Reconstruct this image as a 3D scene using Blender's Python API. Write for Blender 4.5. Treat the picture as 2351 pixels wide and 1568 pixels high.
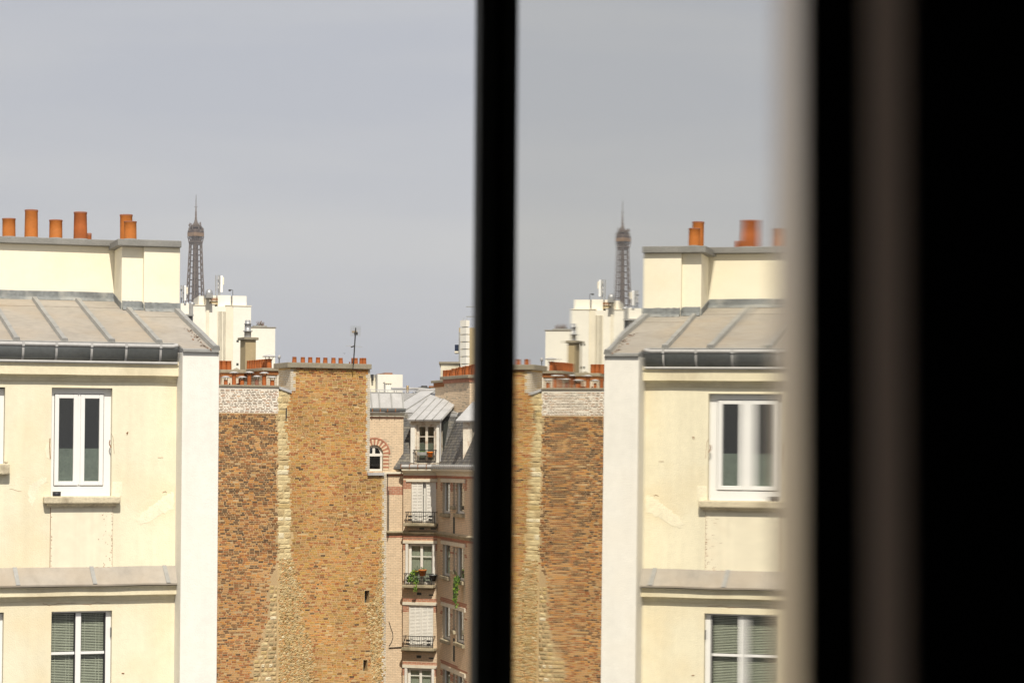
import bpy, math, random
from mathutils import Vector, Matrix
random.seed(7)
for o in list(bpy.data.objects): bpy.data.objects.remove(o)
S = bpy.context.scene
R_ = math.radians
# ------------------------------------------------------------------ camera, sky, sun, exposure
ZC = 19.0                                   # eye height above the street
REF_W, REF_H, HORIZON = 2351.0, 1568.0, 1060.0
LENS = 80.0
F = REF_W * LENS / 36.0
PITCH = math.atan((HORIZON - REF_H / 2) / F)
ROLL = 0.0015
cam_d = bpy.data.cameras.new('camera'); cam = bpy.data.objects.new('camera', cam_d)
S.collection.objects.link(cam); S.camera = cam
cam_d.lens = LENS; cam_d.sensor_width = 36.0; cam_d.clip_start = 0.02; cam_d.clip_end = 20000
CAM = Vector((0, 0, ZC))
cam.location = CAM
RM = Matrix.Rotation(math.pi / 2 + PITCH, 3, 'X') @ Matrix.Rotation(ROLL, 3, 'Z')
cam.rotation_euler = RM.to_euler()
cam_d.dof.use_dof = True; cam_d.dof.focus_distance = 60.0; cam_d.dof.aperture_fstop = 25.0

SUN_EL, SUN_AZ = 50.0, 10.0                 # azimuth: degrees to the right of straight behind the camera
sdir = Vector((math.sin(R_(SUN_AZ)) * math.cos(R_(SUN_EL)), -math.cos(R_(SUN_AZ)) * math.cos(R_(SUN_EL)), math.sin(R_(SUN_EL))))
sun_d = bpy.data.lights.new('sun', 'SUN'); sun_d.energy = 4.0; sun_d.angle = R_(0.6); sun_d.color = (1.0, 0.935, 0.81)
sun = bpy.data.objects.new('sun', sun_d); S.collection.objects.link(sun)
sun.rotation_euler = sdir.to_track_quat('Z', 'Y').to_euler(); sun.location = (0, -50, 90)

W = bpy.data.worlds.new('World'); S.world = W; W.use_nodes = True
nt = W.node_tree; nt.nodes.clear()
wo = nt.nodes.new('ShaderNodeOutputWorld'); bg = nt.nodes.new('ShaderNodeBackground')
sky = nt.nodes.new('ShaderNodeTexSky'); sky.sky_type = 'NISHITA'; sky.sun_disc = False
sky.sun_elevation = R_(SUN_EL); sky.sun_rotation = math.atan2(sdir.x, sdir.y); sky.dust_density = 3.0; sky.air_density = 1.2
# thin even veil of high cloud over the blue: soft, low-contrast
tc = nt.nodes.new('ShaderNodeTexCoord'); mp = nt.nodes.new('ShaderNodeMapping'); mp.inputs['Scale'].default_value = (1.0, 1.0, 6.5); mp.inputs['Rotation'].default_value = (0, R_(7), 0)
nz = nt.nodes.new('ShaderNodeTexNoise'); nz.inputs['Scale'].default_value = 2.6; nz.inputs['Detail'].default_value = 5; nz.inputs['Roughness'].default_value = 0.5
cr = nt.nodes.new('ShaderNodeValToRGB')
cr.color_ramp.elements[0].position = 0.35; cr.color_ramp.elements[0].color = (4.15, 4.24, 4.62, 1)
cr.color_ramp.elements[1].position = 0.68; cr.color_ramp.elements[1].color = (5.15, 5.08, 5.04, 1)
mix = nt.nodes.new('ShaderNodeMix'); mix.data_type = 'RGBA'; mix.inputs['Factor'].default_value = 0.9
nt.links.new(tc.outputs['Generated'], mp.inputs['Vector']); nt.links.new(mp.outputs['Vector'], nz.inputs['Vector'])
nt.links.new(nz.outputs['Fac'], cr.inputs['Fac'])
nt.links.new(sky.outputs['Color'], mix.inputs['A']); nt.links.new(cr.outputs['Color'], mix.inputs['B'])
nt.links.new(mix.outputs['Result'], bg.inputs['Color']); nt.links.new(bg.outputs['Background'], wo.inputs['Surface'])
bg.inputs['Strength'].default_value = 0.104
S.view_settings.view_transform = 'Standard'; S.view_settings.look = 'None'; S.view_settings.exposure = 0.22; S.view_settings.gamma = 1.0
S.cycles.max_bounces = 6; S.cycles.diffuse_bounces = 3; S.cycles.glossy_bounces = 3; S.cycles.transparent_max_bounces = 12
S.cycles.volume_bounces = 0

# ------------------------------------------------------------------ geometry helpers
def ray(px, py):
    v = RM @ Vector(((px - REF_W / 2) / F, (REF_H / 2 - py) / F, -1.0)); return v
def at(px, py, Y):
    r = ray(px, py); return CAM + r * (Y / r.y)
class Fr:
    """A building's own axes: u along the wall, n out of it, z up."""
    def __init__(s, o, u, n, z=Vector((0, 0, 1))):
        s.o, s.u, s.n, s.z = o, u, n, z
    def p(s, u, n, z): return s.o + s.u * u + s.n * n + s.z * z
    def uz(s, px, py, n=0.0):
        r = ray(px, py); o = s.o + s.n * n
        t = (o - CAM).dot(s.n) / r.dot(s.n); q = CAM + r * t - s.o
        return q.dot(s.u), q.dot(s.z)
    def cu(s, px, py=1060, n=0.0): return s.uz(px, py, n)[0]
    def cz(s, px, py, n=0.0): return s.uz(px, py, n)[1]
    def shift(s, u=0, n=0, z=0): return Fr(s.p(u, n, z), s.u, s.n, s.z)
def frame(px, Y, rot):
    a = R_(rot); o = at(px, HORIZON, Y); o.z = 0
    return Fr(o, Vector((math.cos(a), math.sin(a), 0)), Vector((math.sin(a), -math.cos(a), 0)))
class MB:
    def __init__(s): s.v = []; s.f = []; s.m = []; s.sm = []
    def add(s, vs, fs, mi=0, smooth=False):
        b = len(s.v); s.v += [tuple(x) for x in vs]
        s.f += [tuple(b + i for i in f) for f in fs]; s.m += [mi] * len(fs); s.sm += [smooth] * len(fs); return s
    def hexa(s, c, mi=0, skip=()):
        fs = [(0, 3, 2, 1), (4, 5, 6, 7), (0, 1, 5, 4), (1, 2, 6, 5), (2, 3, 7, 6), (3, 0, 4, 7)]
        return s.add(c, [f for i, f in enumerate(fs) if i not in skip], mi)
    def box(s, fr, u0, u1, n0, n1, z0, z1, mi=0, skip=()):
        return s.hexa([fr.p(u, n, z) for (u, n, z) in ((u0, n1, z0), (u1, n1, z0), (u1, n0, z0), (u0, n0, z0), (u0, n1, z1), (u1, n1, z1), (u1, n0, z1), (u0, n0, z1))], mi, skip)
    def quad(s, a, b, c, d, mi=0): return s.add([a, b, c, d], [(0, 1, 2, 3)], mi)
    def sweep(s, fr, prof, u0, u1, seg=1, wob=0.0, mi=0, smooth=False, close=True):
        """closed profile of (n, z) pushed along u."""
        k = len(prof); vs = []; fs = []
        for i in range(seg + 1):
            u = u0 + (u1 - u0) * i / seg; dz = random.uniform(-wob, wob) if wob else 0; dn = random.uniform(-wob, wob) if wob else 0
            vs += [fr.p(u, n + (dn if n > 0.02 else 0), z + dz) for n, z in prof]
        kk = k if close else k - 1
        for i in range(seg):
            for j in range(kk):
                a = i * k + j; b = i * k + (j + 1) % k
                fs.append((a, b, b + k, a + k))
        if close: fs += [tuple(range(k - 1, -1, -1)), tuple(seg * k + j for j in range(k))]
        return s.add(vs, fs, mi, smooth)
    def poly(s, fr, pts, n0, n1, mi=0):
        """polygon of (u, z) extruded from n0 to n1."""
        k = len(pts); vs = [fr.p(u, n1, z) for u, z in pts] + [fr.p(u, n0, z) for u, z in pts]
        fs = [tuple(range(k)), tuple(range(2 * k - 1, k - 1, -1))] + [(i, k + i, k + (i + 1) % k, (i + 1) % k) for i in range(k)]
        return s.add(vs, fs, mi)
    def bar(s, a, b, w, h=None, mi=0):
        a, b = Vector(a), Vector(b); d = (b - a).normalized(); h = h or w
        x = d.cross(Vector((0, 0, 1)));  x = x.normalized() if x.length > 1e-4 else Vector((1, 0, 0)); y = x.cross(d)
        c = [p + x * (sx * w / 2) + y * (sy * h / 2) for p in (a, b) for sx, sy in ((-1, -1), (1, -1), (1, 1), (-1, 1))]
        return s.hexa(c, mi)
    def tube(s, pts, r, k=8, mi=0, caps=True):
        pts = [Vector(p) for p in pts]; vs = []; fs = []; m = len(pts)
        rr = r if isinstance(r, (list, tuple)) else [r] * m
        for i, p in enumerate(pts):
            d = (pts[min(i + 1, m - 1)] - pts[max(i - 1, 0)]).normalized()
            x = d.cross(Vector((0.13, 0.31, 0.94))); x = x.normalized() if x.length > 1e-4 else Vector((1, 0, 0)); y = d.cross(x)
            vs += [p + (x * math.cos(2 * math.pi * j / k) + y * math.sin(2 * math.pi * j / k)) * rr[i] for j in range(k)]
        for i in range(m - 1):
            for j in range(k): fs.append((i * k + j, i * k + (j + 1) % k, (i + 1) * k + (j + 1) % k, (i + 1) * k + j))
        s.add(vs, fs, mi, True)
        if caps: s.add(vs[:k], [tuple(range(k - 1, -1, -1))], mi); s.add(vs[-k:], [tuple(range(k))], mi)
        return s
    def lathe(s, c, prof, k=20, mi=0, ax=Vector((0, 0, 1))):
        """profile of (radius, height)."""
        c = Vector(c); x = ax.cross(Vector((0, 1, 0.2))).normalized(); y = ax.cross(x); vs = []; fs = []; m = len(prof)
        for r, h in prof: vs += [c + ax * h + (x * math.cos(2 * math.pi * j / k) + y * math.sin(2 * math.pi * j / k)) * r for j in range(k)]
        for i in range(m - 1):
            for j in range(k): fs.append((i * k + j, i * k + (j + 1) % k, (i + 1) * k + (j + 1) % k, (i + 1) * k + j))
        return s.add(vs, fs, mi, True)
    def mesh(s, name, mats, centre):
        me = bpy.data.meshes.new(name)
        me.from_pydata([Vector(v) - centre for v in s.v], [], s.f)
        for m in (mats if isinstance(mats, (list, tuple)) else [mats]): me.materials.append(m)
        me.polygons.foreach_set('material_index', s.m); me.polygons.foreach_set('use_smooth', s.sm); me.update(); return me
    def build(s, name, mats, parent=None, kind=None, label=None, bevel=0.0, fix=True):
        lo = [min(v[i] for v in s.v) for i in range(3)]; hi = [max(v[i] for v in s.v) for i in range(3)]
        c = Vector(((lo[0] + hi[0]) / 2, (lo[1] + hi[1]) / 2, lo[2]))
        me = s.mesh(name, mats, c)
        if fix:
            import bmesh
            bm = bmesh.new(); bm.from_mesh(me); bmesh.ops.recalc_face_normals(bm, faces=bm.faces); bm.to_mesh(me); bm.free()
        o = bpy.data.objects.new(name, me); S.collection.objects.link(o); put(o, c, parent)
        if kind: o['kind'] = kind
        if label: o['label'] = label
        if bevel:
            b = o.modifiers.new('bevel', 'BEVEL'); b.width = bevel; b.segments = 2; b.limit_method = 'ANGLE'
        return o
WPOS = {}
def put(o, c, parent):
    c = Vector(c); WPOS[o.name] = c
    if parent is not None:
        o.parent = parent; o.location = c - WPOS[parent.name]
    else: o.location = c
def tag(o, label, cat, group=None):
    o['label'] = label; o['category'] = cat
    if group: o['group'] = group
    return o
def thing(name, label, cat, loc, group=None):
    e = bpy.data.objects.new(name, None); S.collection.objects.link(e); put(e, loc, None); e.empty_display_size = 0.2
    return tag(e, label, cat, group)
def inst(name, me, loc, parent, rot=None):
    o = bpy.data.objects.new(name, me); S.collection.objects.link(o); put(o, loc, parent)
    if rot: o.rotation_euler = rot
    return o

# ------------------------------------------------------------------ materials
def mat(name, col, rough=0.8, var=0.12, vs=1.5, var2=0.0, v2s=20.0, bump=0.0, bs=40.0, metal=0.0, dirt=None, ds=0.6, damt=0.0, spec=0.3, streak=0.0):
    m = bpy.data.materials.new(name); m.use_nodes = True; t = m.node_tree; t.nodes.clear()
    out = t.nodes.new('ShaderNodeOutputMaterial'); b = t.nodes.new('ShaderNodeBsdfPrincipled'); t.links.new(b.outputs[0], out.inputs[0])
    b.inputs['Roughness'].default_value = rough; b.inputs['Metallic'].default_value = metal; b.inputs['Specular IOR Level'].default_value = spec
    g = t.nodes.new('ShaderNodeNewGeometry')
    def noise(scale, detail=4, vec=None):
        n = t.nodes.new('ShaderNodeTexNoise'); n.inputs['Scale'].default_value = scale; n.inputs['Detail'].default_value = detail
        t.links.new(vec or g.outputs['Position'], n.inputs['Vector']); return n.outputs['Fac']
    def ramp(fac, a, c, lo=0.3, hi=0.7):
        r = t.nodes.new('ShaderNodeMapRange'); r.inputs['From Min'].default_value = lo; r.inputs['From Max'].default_value = hi
        r.inputs['To Min'].default_value = a; r.inputs['To Max'].default_value = c; t.links.new(fac, r.inputs['Value']); return r.outputs['Result']
    def mul(csock, fsock):
        x = t.nodes.new('ShaderNodeMix'); x.data_type = 'RGBA'; x.blend_type = 'MULTIPLY'; x.inputs['Factor'].default_value = 1.0
        if hasattr(csock, 'is_linked'): t.links.new(csock, x.inputs['A'])
        else: x.inputs['A'].default_value = (*csock, 1)
        t.links.new(fsock, x.inputs['B']); return x.outputs['Result']
    c = col
    if var: c = mul(c, ramp(noise(vs), 1 - var, 1 + var))
    if var2: c = mul(c, ramp(noise(v2s, 3), 1 - var2, 1 + var2))
    if streak:
        mpn = t.nodes.new('ShaderNodeMapping'); mpn.inputs['Scale'].default_value = (1, 1, 0.06); t.links.new(g.outputs['Position'], mpn.inputs['Vector'])
        c = mul(c, ramp(noise(7.0, 4, mpn.outputs['Vector']), 1 - streak, 1.0, 0.3, 0.55))
    if dirt:
        x = t.nodes.new('ShaderNodeMix'); x.data_type = 'RGBA'
        t.links.new(ramp(noise(ds, 6), 0.0, damt, 0.5, 0.72), x.inputs['Factor'])
        if hasattr(c, 'is_linked'): t.links.new(c, x.inputs['A'])
        else: x.inputs['A'].default_value = (*c, 1)
        x.inputs['B'].default_value = (*dirt, 1); c = x.outputs['Result']
    if hasattr(c, 'is_linked'): t.links.new(c, b.inputs['Base Color'])
    else: b.inputs['Base Color'].default_value = (*c, 1)
    if bump:
        bn = t.nodes.new('ShaderNodeBump'); bn.inputs['Strength'].default_value = bump; bn.inputs['Distance'].default_value = 0.02
        t.links.new(noise(bs, 6), bn.inputs['Height']); t.links.new(bn.outputs['Normal'], b.inputs['Normal'])
    return m
def glass_mat(name, tint=(0.8, 0.85, 0.8), refl=0.18):
    m = bpy.data.materials.new(name); m.use_nodes = True; t = m.node_tree; t.nodes.clear()
    out = t.nodes.new('ShaderNodeOutputMaterial'); mx = t.nodes.new('ShaderNodeMixShader'); tr = t.nodes.new('ShaderNodeBsdfTransparent'); gl = t.nodes.new('ShaderNodeBsdfGlossy')
    tr.inputs[0].default_value = (*tint, 1); gl.inputs['Roughness'].default_value = 0.03; fw_ = t.nodes.new('ShaderNodeLayerWeight'); fw_.inputs['Blend'].default_value = 0.5; lw = t.nodes.new('ShaderNodeMath'); lw.operation = 'POWER'; lw.inputs[1].default_value = 4.0; t.links.new(fw_.outputs['Facing'], lw.inputs[0])
    ad = t.nodes.new('ShaderNodeMath'); ad.operation = 'ADD'; ad.inputs[1].default_value = refl; ad.use_clamp = True
    t.links.new(lw.outputs[0], ad.inputs[0]); t.links.new(ad.outputs[0], mx.inputs[0]); t.links.new(tr.outputs[0], mx.inputs[1]); t.links.new(gl.outputs[0], mx.inputs[2]); t.links.new(mx.outputs[0], out.inputs[0])
    return m
M = {}
M['cream'] = mat('cream_plaster', (0.835, 0.77, 0.585), 0.9, 0.05, 0.9, 0.03, 14, 0.25, 60, dirt=(0.76, 0.60, 0.35), ds=0.8, damt=0.5, streak=0.06)
M['cream_chim'] = mat('cream_chimney_plaster', (0.86, 0.80, 0.64), 0.9, 0.03, 1.1, 0.02, 12, 0.2, 60, dirt=(0.83, 0.72, 0.45), ds=0.9, damt=0.35)
M['white_pl'] = mat('white_pier_plaster', (0.86, 0.83, 0.765), 0.9, 0.05, .9, 0.03, 9, 0.2, 50, dirt=(0.80, 0.74, 0.64), ds=0.9, damt=0.5, streak=0.04)
M['patch'] = mat('pale_plaster_patch', (0.845, 0.78, 0.60), 0.9, 0.07, 5.0, 0.04, 20, 0.3, 50)
M['mould'] = mat('cream_moulding', (0.80, 0.72, 0.52), 0.9, 0.06, 1.6, 0.05, 18, 0.25, 70, dirt=(0.48, 0.38, 0.24), ds=2.3, damt=0.35)
M['sill'] = mat('stained_sill_stone', (0.66, 0.58, 0.42), 0.9, 0.15, 5, 0.12, 30, 0.4, 50, dirt=(0.25, 0.2, 0.14), ds=5, damt=0.7)
M['zinc'] = mat('weathered_zinc', (0.37, 0.33, 0.28), 0.55, 0.10, 1.3, 0.06, 9, 0.1, 6, dirt=(0.40, 0.31, 0.21), ds=0.8, damt=0.6, spec=0.4, streak=0.12)
M['zinc_b'] = mat('zinc_batten', (0.31, 0.305, 0.29), 0.5, 0.12, 4, 0.08, 20, 0.1, 20, spec=0.45)
M['zinc_d'] = mat('dark_zinc_gutter', (0.17, 0.18, 0.18), 0.42, 0.14, 2.5, 0.08, 18, 0.1, 15, metal=0.35, spec=0.5)
M['zinc_l'] = mat('pale_zinc', (0.44, 0.43, 0.42), 0.5, 0.10, 2, 0.06, 16, 0.1, 15, spec=0.45)
M['lead'] = mat('lead_flashing', (0.20, 0.21, 0.21), 0.6, 0.2, 3, 0.15, 18, 0.4, 14, dirt=(0.45, 0.44, 0.4), ds=3.5, damt=0.7)
M['concrete'] = mat('grey_coping_concrete', (0.25, 0.245, 0.23), 0.9, 0.12, 3, 0.1, 40, 0.5, 60)
M['capstone'] = mat('brown_grey_capstone', (0.30, 0.26, 0.19), 0.9, 0.18, 2, 0.12, 14, 0.5, 30, dirt=(0.17, 0.15, 0.11), ds=2, damt=0.6)
M['terra'] = mat('terracotta', (0.40, 0.115, 0.03), 0.75, 0.14, 4, 0.06, 25, 0.15, 60, dirt=(0.32, 0.13, 0.05), ds=3, damt=0.5, streak=0.12)
M['terra2'] = mat('orange_terracotta', (0.50, 0.165, 0.035), 0.75, 0.12, 4, 0.06, 25, 0.15, 60, dirt=(0.42, 0.2, 0.08), ds=3, damt=0.4)
M['terra_b'] = mat('brown_terracotta', (0.27, 0.12, 0.08), 0.8, 0.15, 5)
M['pvc'] = mat('white_window_plastic', (0.86, 0.85, 0.83), 0.35, 0.02, 3, spec=0.5)
M['white_paint'] = mat('white_paint', (0.80, 0.77, 0.70), 0.5, 0.06, 3, 0.05, 25)
M['worn_paint'] = mat('worn_white_paint', (0.70, 0.63, 0.52), 0.7, 0.12, 3, 0.1, 20, dirt=(0.36, 0.19, 0.10), ds=5, damt=0.7)
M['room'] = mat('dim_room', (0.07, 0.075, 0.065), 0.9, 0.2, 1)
M['glass'] = glass_mat('window_glass', (0.93, 0.95, 0.92), 0.075)
M['frost'] = mat('frosted_film', (0.15, 0.175, 0.155), 0.5, 0.15, 8, 0.22, 45, spec=0.4)
M['blind'] = mat('blind_slat', (0.70, 0.70, 0.63), 0.5, 0.05, 4)
M['curtain'] = mat('net_curtain', (0.42, 0.44, 0.38), 0.9, 0.06, 4)
M['dark_metal'] = mat('dark_metal', (0.05, 0.048, 0.045), 0.5, 0.1, 5, metal=0.3)
M['steel'] = mat('galvanised_steel', (0.42, 0.42, 0.42), 0.45, 0.1, 4, metal=0.55)
M['black_pl'] = mat('black_plastic', (0.03, 0.028, 0.035), 0.5, 0.05, 5)
M['rust'] = mat('rust', (0.28, 0.12, 0.05), 0.9, 0.3, 20)
M['leaf_dead'] = mat('dead_leaf', (0.20, 0.10, 0.05), 0.9, 0.3, 20)
M['panel'] = mat('painted_steel_panel', (0.84, 0.77, 0.60), 0.75, 0.03, 1.5, 0.03, 10, dirt=(0.74, 0.55, 0.36), ds=1.1, damt=0.5, streak=0.08)
M['ground'] = mat('asphalt', (0.06, 0.058, 0.055), 0.9, 0.2, 0.4, 0.15, 8)
# ------------------------------------------------------------------ shared builders
def wall(fr, name, u0, u1, z0, z1, opens, depth, mats, parent, n=0.0, kind=None, nback=None):
    """a flat wall face with real rectangular openings and their reveals."""
    mb = MB(); us = sorted({u0, u1, *[x for o in opens for x in o[:2]]}); zs = sorted({z0, z1, *[x for o in opens for x in o[2:4]]})
    us = [u for u in us if u0 <= u <= u1]; zs = [z for z in zs if z0 <= z <= z1]
    for i in range(len(us) - 1):
        for j in range(len(zs) - 1):
            um, zm = (us[i] + us[i + 1]) / 2, (zs[j] + zs[j + 1]) / 2
            if any(o[0] < um < o[1] and o[2] < zm < o[3] for o in opens): continue
            mb.quad(fr.p(us[i], n, zs[j]), fr.p(us[i + 1], n, zs[j]), fr.p(us[i + 1], n, zs[j + 1]), fr.p(us[i], n, zs[j + 1]))
    for a, b, c, d in [o[:4] for o in opens]:
        k = n - depth
        mb.quad(fr.p(a, n, c), fr.p(a, n, d), fr.p(a, k, d), fr.p(a, k, c)); mb.quad(fr.p(b, n, c), fr.p(b, k, c), fr.p(b, k, d), fr.p(b, n, d))
        mb.quad(fr.p(a, n, d), fr.p(b, n, d), fr.p(b, k, d), fr.p(a, k, d)); mb.quad(fr.p(a, n, c), fr.p(a, k, c), fr.p(b, k, c), fr.p(b, n, c))
    if nback is not None:   # the body behind: ends, top and back
        mb.quad(fr.p(u0, n, z0), fr.p(u0, n, z1), fr.p(u0, nback, z1), fr.p(u0, nback, z0)); mb.quad(fr.p(u1, n, z0), fr.p(u1, nback, z0), fr.p(u1, nback, z1), fr.p(u1, n, z1))
        mb.quad(fr.p(u0, n, z1), fr.p(u1, n, z1), fr.p(u1, nback, z1), fr.p(u0, nback, z1)); mb.quad(fr.p(u0, nback, z0), fr.p(u0, nback, z1), fr.p(u1, nback, z1), fr.p(u1, nback, z0))
    return mb.build(name, mats, parent, kind, fix=False)
def ring(mb, fr, a, b, c, d, w, n0, n1, wb=None, wt=None):
    wb = w if wb is None else wb; wt = w if wt is None else wt
    mb.box(fr, a, a + w, n0, n1, c, d); mb.box(fr, b - w, b, n0, n1, c, d)
    mb.box(fr, a + w, b - w, n0 + .001, n1 - .001, c, c + wb); mb.box(fr, a + w, b - w, n0 + .001, n1 - .001, d - wt, d); return mb
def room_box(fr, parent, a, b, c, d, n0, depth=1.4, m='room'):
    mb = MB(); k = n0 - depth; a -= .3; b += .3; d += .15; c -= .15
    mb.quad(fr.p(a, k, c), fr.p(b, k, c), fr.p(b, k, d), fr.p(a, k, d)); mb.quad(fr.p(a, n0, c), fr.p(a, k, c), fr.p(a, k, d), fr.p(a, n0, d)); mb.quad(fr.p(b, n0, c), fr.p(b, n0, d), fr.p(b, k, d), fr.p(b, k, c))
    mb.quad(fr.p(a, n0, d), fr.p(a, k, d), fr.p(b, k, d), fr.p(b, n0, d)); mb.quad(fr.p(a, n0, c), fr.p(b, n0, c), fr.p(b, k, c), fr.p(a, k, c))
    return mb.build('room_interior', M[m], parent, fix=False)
def pot(mb, c, r, h, taper=0.9, lip=True, k=22):
    rt = r * taper; prof = [(r * 0.99, 0), (r, h * 0.04), (r * (1 + taper) / 2, h * 0.5), (rt, h * 0.93)]
    if lip: prof += [(rt * 1.05, h * 0.945), (rt * 1.05, h)]
    else: prof += [(rt, h)]
    prof += [(rt * 0.86, h), (rt * 0.84, h * 0.55), (0.001, h * 0.5)]
    return mb.lathe(c, prof, k)
def blob_patch(fr, pts, n, name, m, parent, jag=0.02, t=0.003):
    out = []
    for i in range(len(pts)):
        (a, b), (c, d) = pts[i], pts[(i + 1) % len(pts)]
        for k in range(5):
            f = k / 5; out.append((a + (c - a) * f + (random.uniform(-jag, jag) if k else 0), b + (d - b) * f + (random.uniform(-jag, jag) if k else 0)))
    return MB().poly(fr, out, n - .002, n + t).build(name, m, parent)

# ------------------------------------------------------------------ the ground
g = MB(); g.quad((-2400, -380, 0), (2400, -380, 0), (2400, 4150, 0), (-2400, 4150, 0)); o = g.build('ground', M['ground'], fix=False); o['kind'] = 'structure'

# ================================================================== cream building on the left
K1 = lambda x, y: (.2733 * x, 428.6 + .2733 * y)
K2 = lambda x, y: (.2733 * x, 826.5 + .2733 * y)
K3 = lambda x, y: (.2385 * x, 1193.8 + .2385 * y)
L = frame(404, 34, 19.5)
HB = thing('plaster_building', 'cream plastered apartment building with zinc roof and tall white end pier', 'building', L.p(-4, -4, 0))
UL = -9.0
def lz(py, px=200, n=0.0): return L.cz(px, py, n)
def rect(K, x0, x1, y0, y1, n=0.0):
    xm, ym = (x0 + x1) / 2, (y0 + y1) / 2
    return (L.uz(*K(x0, ym), n)[0], L.uz(*K(x1, ym), n)[0], L.uz(*K(xm, y1), n)[1], L.uz(*K(xm, y0), n)[1])
wA = rect(K2, 430, 940, 234, 1142)
wC = rect(K3, 488, 1072, 874, 2250)
wB = list(rect(K2, -470, 40, 226, 868)); wD = list(rect(K3, -560, 28, 893, 2250))
z_led0 = lz(1302); z_top = lz(838)
wall(L, 'wall', UL, 0, 0, z_top, [wA, wC, wB, wD], 0.17, M['cream'], HB, nback=-9)
NP = 0.43
up1 = L.cu(501, 1150, NP)
z_pier = L.cz(455, 808, NP)
MB().box(L, 0, up1, -9, NP, 0, z_pier).build('end_pier', M['white_pl'], HB, bevel=0.012)
# cornice below the gutter, and the second one under the zinc ledge
def cornice(name, ztop, zband0, zband1, zbot, nb, ntop):
    pr = [(0, zbot), (0.02, zbot), (0.025, zbot + .02)]
    for i in range(7):
        a = i / 6 * math.pi / 2; pr.append((0.025 + (nb - .035) * (1 - math.cos(a)), zbot + .025 + (zband0 - zbot - .035) * math.sin(a)))
    pr += [(nb, zband0 - .008), (nb, zband1), (nb + .02, zband1 + .006)]
    for i in range(4):
        a = i / 3 * math.pi / 2; pr.append((nb + .02 + (ntop - nb - .02) * (1 - math.cos(a)), zband1 + .01 + (ztop - zband1 - .01) * math.sin(a)))
    pr += [(0, ztop)]
    return MB().sweep(L, pr, UL, 0.0, 26, 0.0025).build(name, M['mould'], HB)
cornice('cornice', lz(829), lz(860), lz(838), lz(876), 0.125, 0.15)
cornice('string_course', lz(1345), lz(1364.5), lz(1349), lz(1378), 0.115, 0.14)
# roof plane
NE = 0.08; ZE = lz(787, 200, NE); SL = 0.25
def zr(n): return ZE + (NE - n) * SL
def roof_n(px, py):
    lo, hi = -6.0, 1.0          # the depth at which the sight line meets the sheet
    for _ in range(50):
        m = (lo + hi) / 2
        if L.uz(px, py, m)[1] < zr(m): lo = m
        else: hi = m
    return m
nW = roof_n(*K1(970, 962)); nR = roof_n(*K1(1350, 1046)); nP = nR - .08
print('chimney n', nW, nP, nR)
if not (-5 < nW < -1.5): nW, nP, nR = -3.0, -2.7, -2.6
RF = Fr(L.p(0, NE, ZE), L.u, (L.n * SL + Vector((0, 0, 1))).normalized(), (-L.n + Vector((0, 0, SL))).normalized())   # u along eave, n off the sheet, z up the slope
def up_len(n): return (NE - n) * math.sqrt(1 + SL * SL)
seam_px = [(-75, 770), (35.5, 779), (147.6, 784), (256.4, 787), (364.9, 789)]
seam_u = [RF.uz(*p)[0] for p in seam_px]; seam_u = [seam_u[0] - 1.5, seam_u[0] - .75] + seam_u
u_end = L.cu(502, 806, 0.465); NPE = 0.465
deck = MB(); deck.quad(RF.p(UL, -.012, 0), RF.p(0.02, -.012, 0), RF.p(0.02, -.012, up_len(-4)), RF.p(UL, -.012, up_len(-4)))
deck.quad(RF.p(0.0, -.012, up_len(NPE)), RF.p(u_end, -.012, up_len(NPE)), RF.p(u_end, -.012, up_len(-4)), RF.p(0.0, -.012, up_len(-4)))
deck.quad(RF.p(u_end, -.012, up_len(NPE)), RF.p(u_end, -.5, up_len(NPE)), RF.p(u_end, -.9, up_len(-4)), RF.p(u_end, -.012, up_len(-4)))
rf = deck.build('roof', M['zinc'], HB, fix=False)
nfront = [nW] * 5 + [nP, nR]
edges = seam_u + [u_end]
for i in range(len(edges) - 1):
    a, b = edges[i] + .004, edges[i + 1] - .004
    last = i == len(edges) - 2
    nf = nR if last else (nP if False else nW)
    top = up_len(nf) - .02; cut = top - (0.62 if not last else 0.50)
    s0 = 0.0
    mb = MB()
    if last:   # the end bay runs on over the pier
        mb.poly(RF, [(a, s0), (0.0, s0), (0.03, up_len(NPE)), (b, up_len(NPE)), (b, cut), (a, cut)], -.008, .002)
    else: mb.box(RF, a, b, -.008, .002, s0, cut)
    mb.build('zinc_panel', M['zinc'], rf)
    MB().box(RF, a, b, -.006, .009, cut - .03, top).build('zinc_panel', M['zinc'], rf)
    MB().sweep(RF, [(.002, -.012), (.012, -.012), (.012, .05), (.002, .06)], a, (b if not last else -0.02)).build('drip_edge', M['zinc_b'], rf)
def batten(u, s0, s1, w=.045, h=.055):
    o = None
    pr = [(-w, 0), (w, 0), (w * .72, h), (-w * .72, h)]
    mb = MB(); vs = []
    n = 4; L0 = s1 - s0
    for k in range(n):
        a, b = s0 + L0 * k / n, s0 + L0 * (k + 1) / n
        d = .004 * (k % 2)
        mb.hexa([RF.p(u + x * (1 + d), y + d, s) for s in (a, b) for x, y in pr])
    o = mb.build('roof_batten', M['zinc_b'], rf)
    MB().hexa([RF.p(u + x * 1.25, y * 1.15, s) for s in (s0 - .02, s0 + .05) for x, y in pr]).build('batten_end', M['zinc_b'], o)
for i, u in enumerate(seam_u): batten(u, 0.03, up_len(nW if i < 6 else nP) - .1)
batten(u_end - .04, up_len(NPE) + .01, up_len(nR) - .05, .05, .06)
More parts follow.
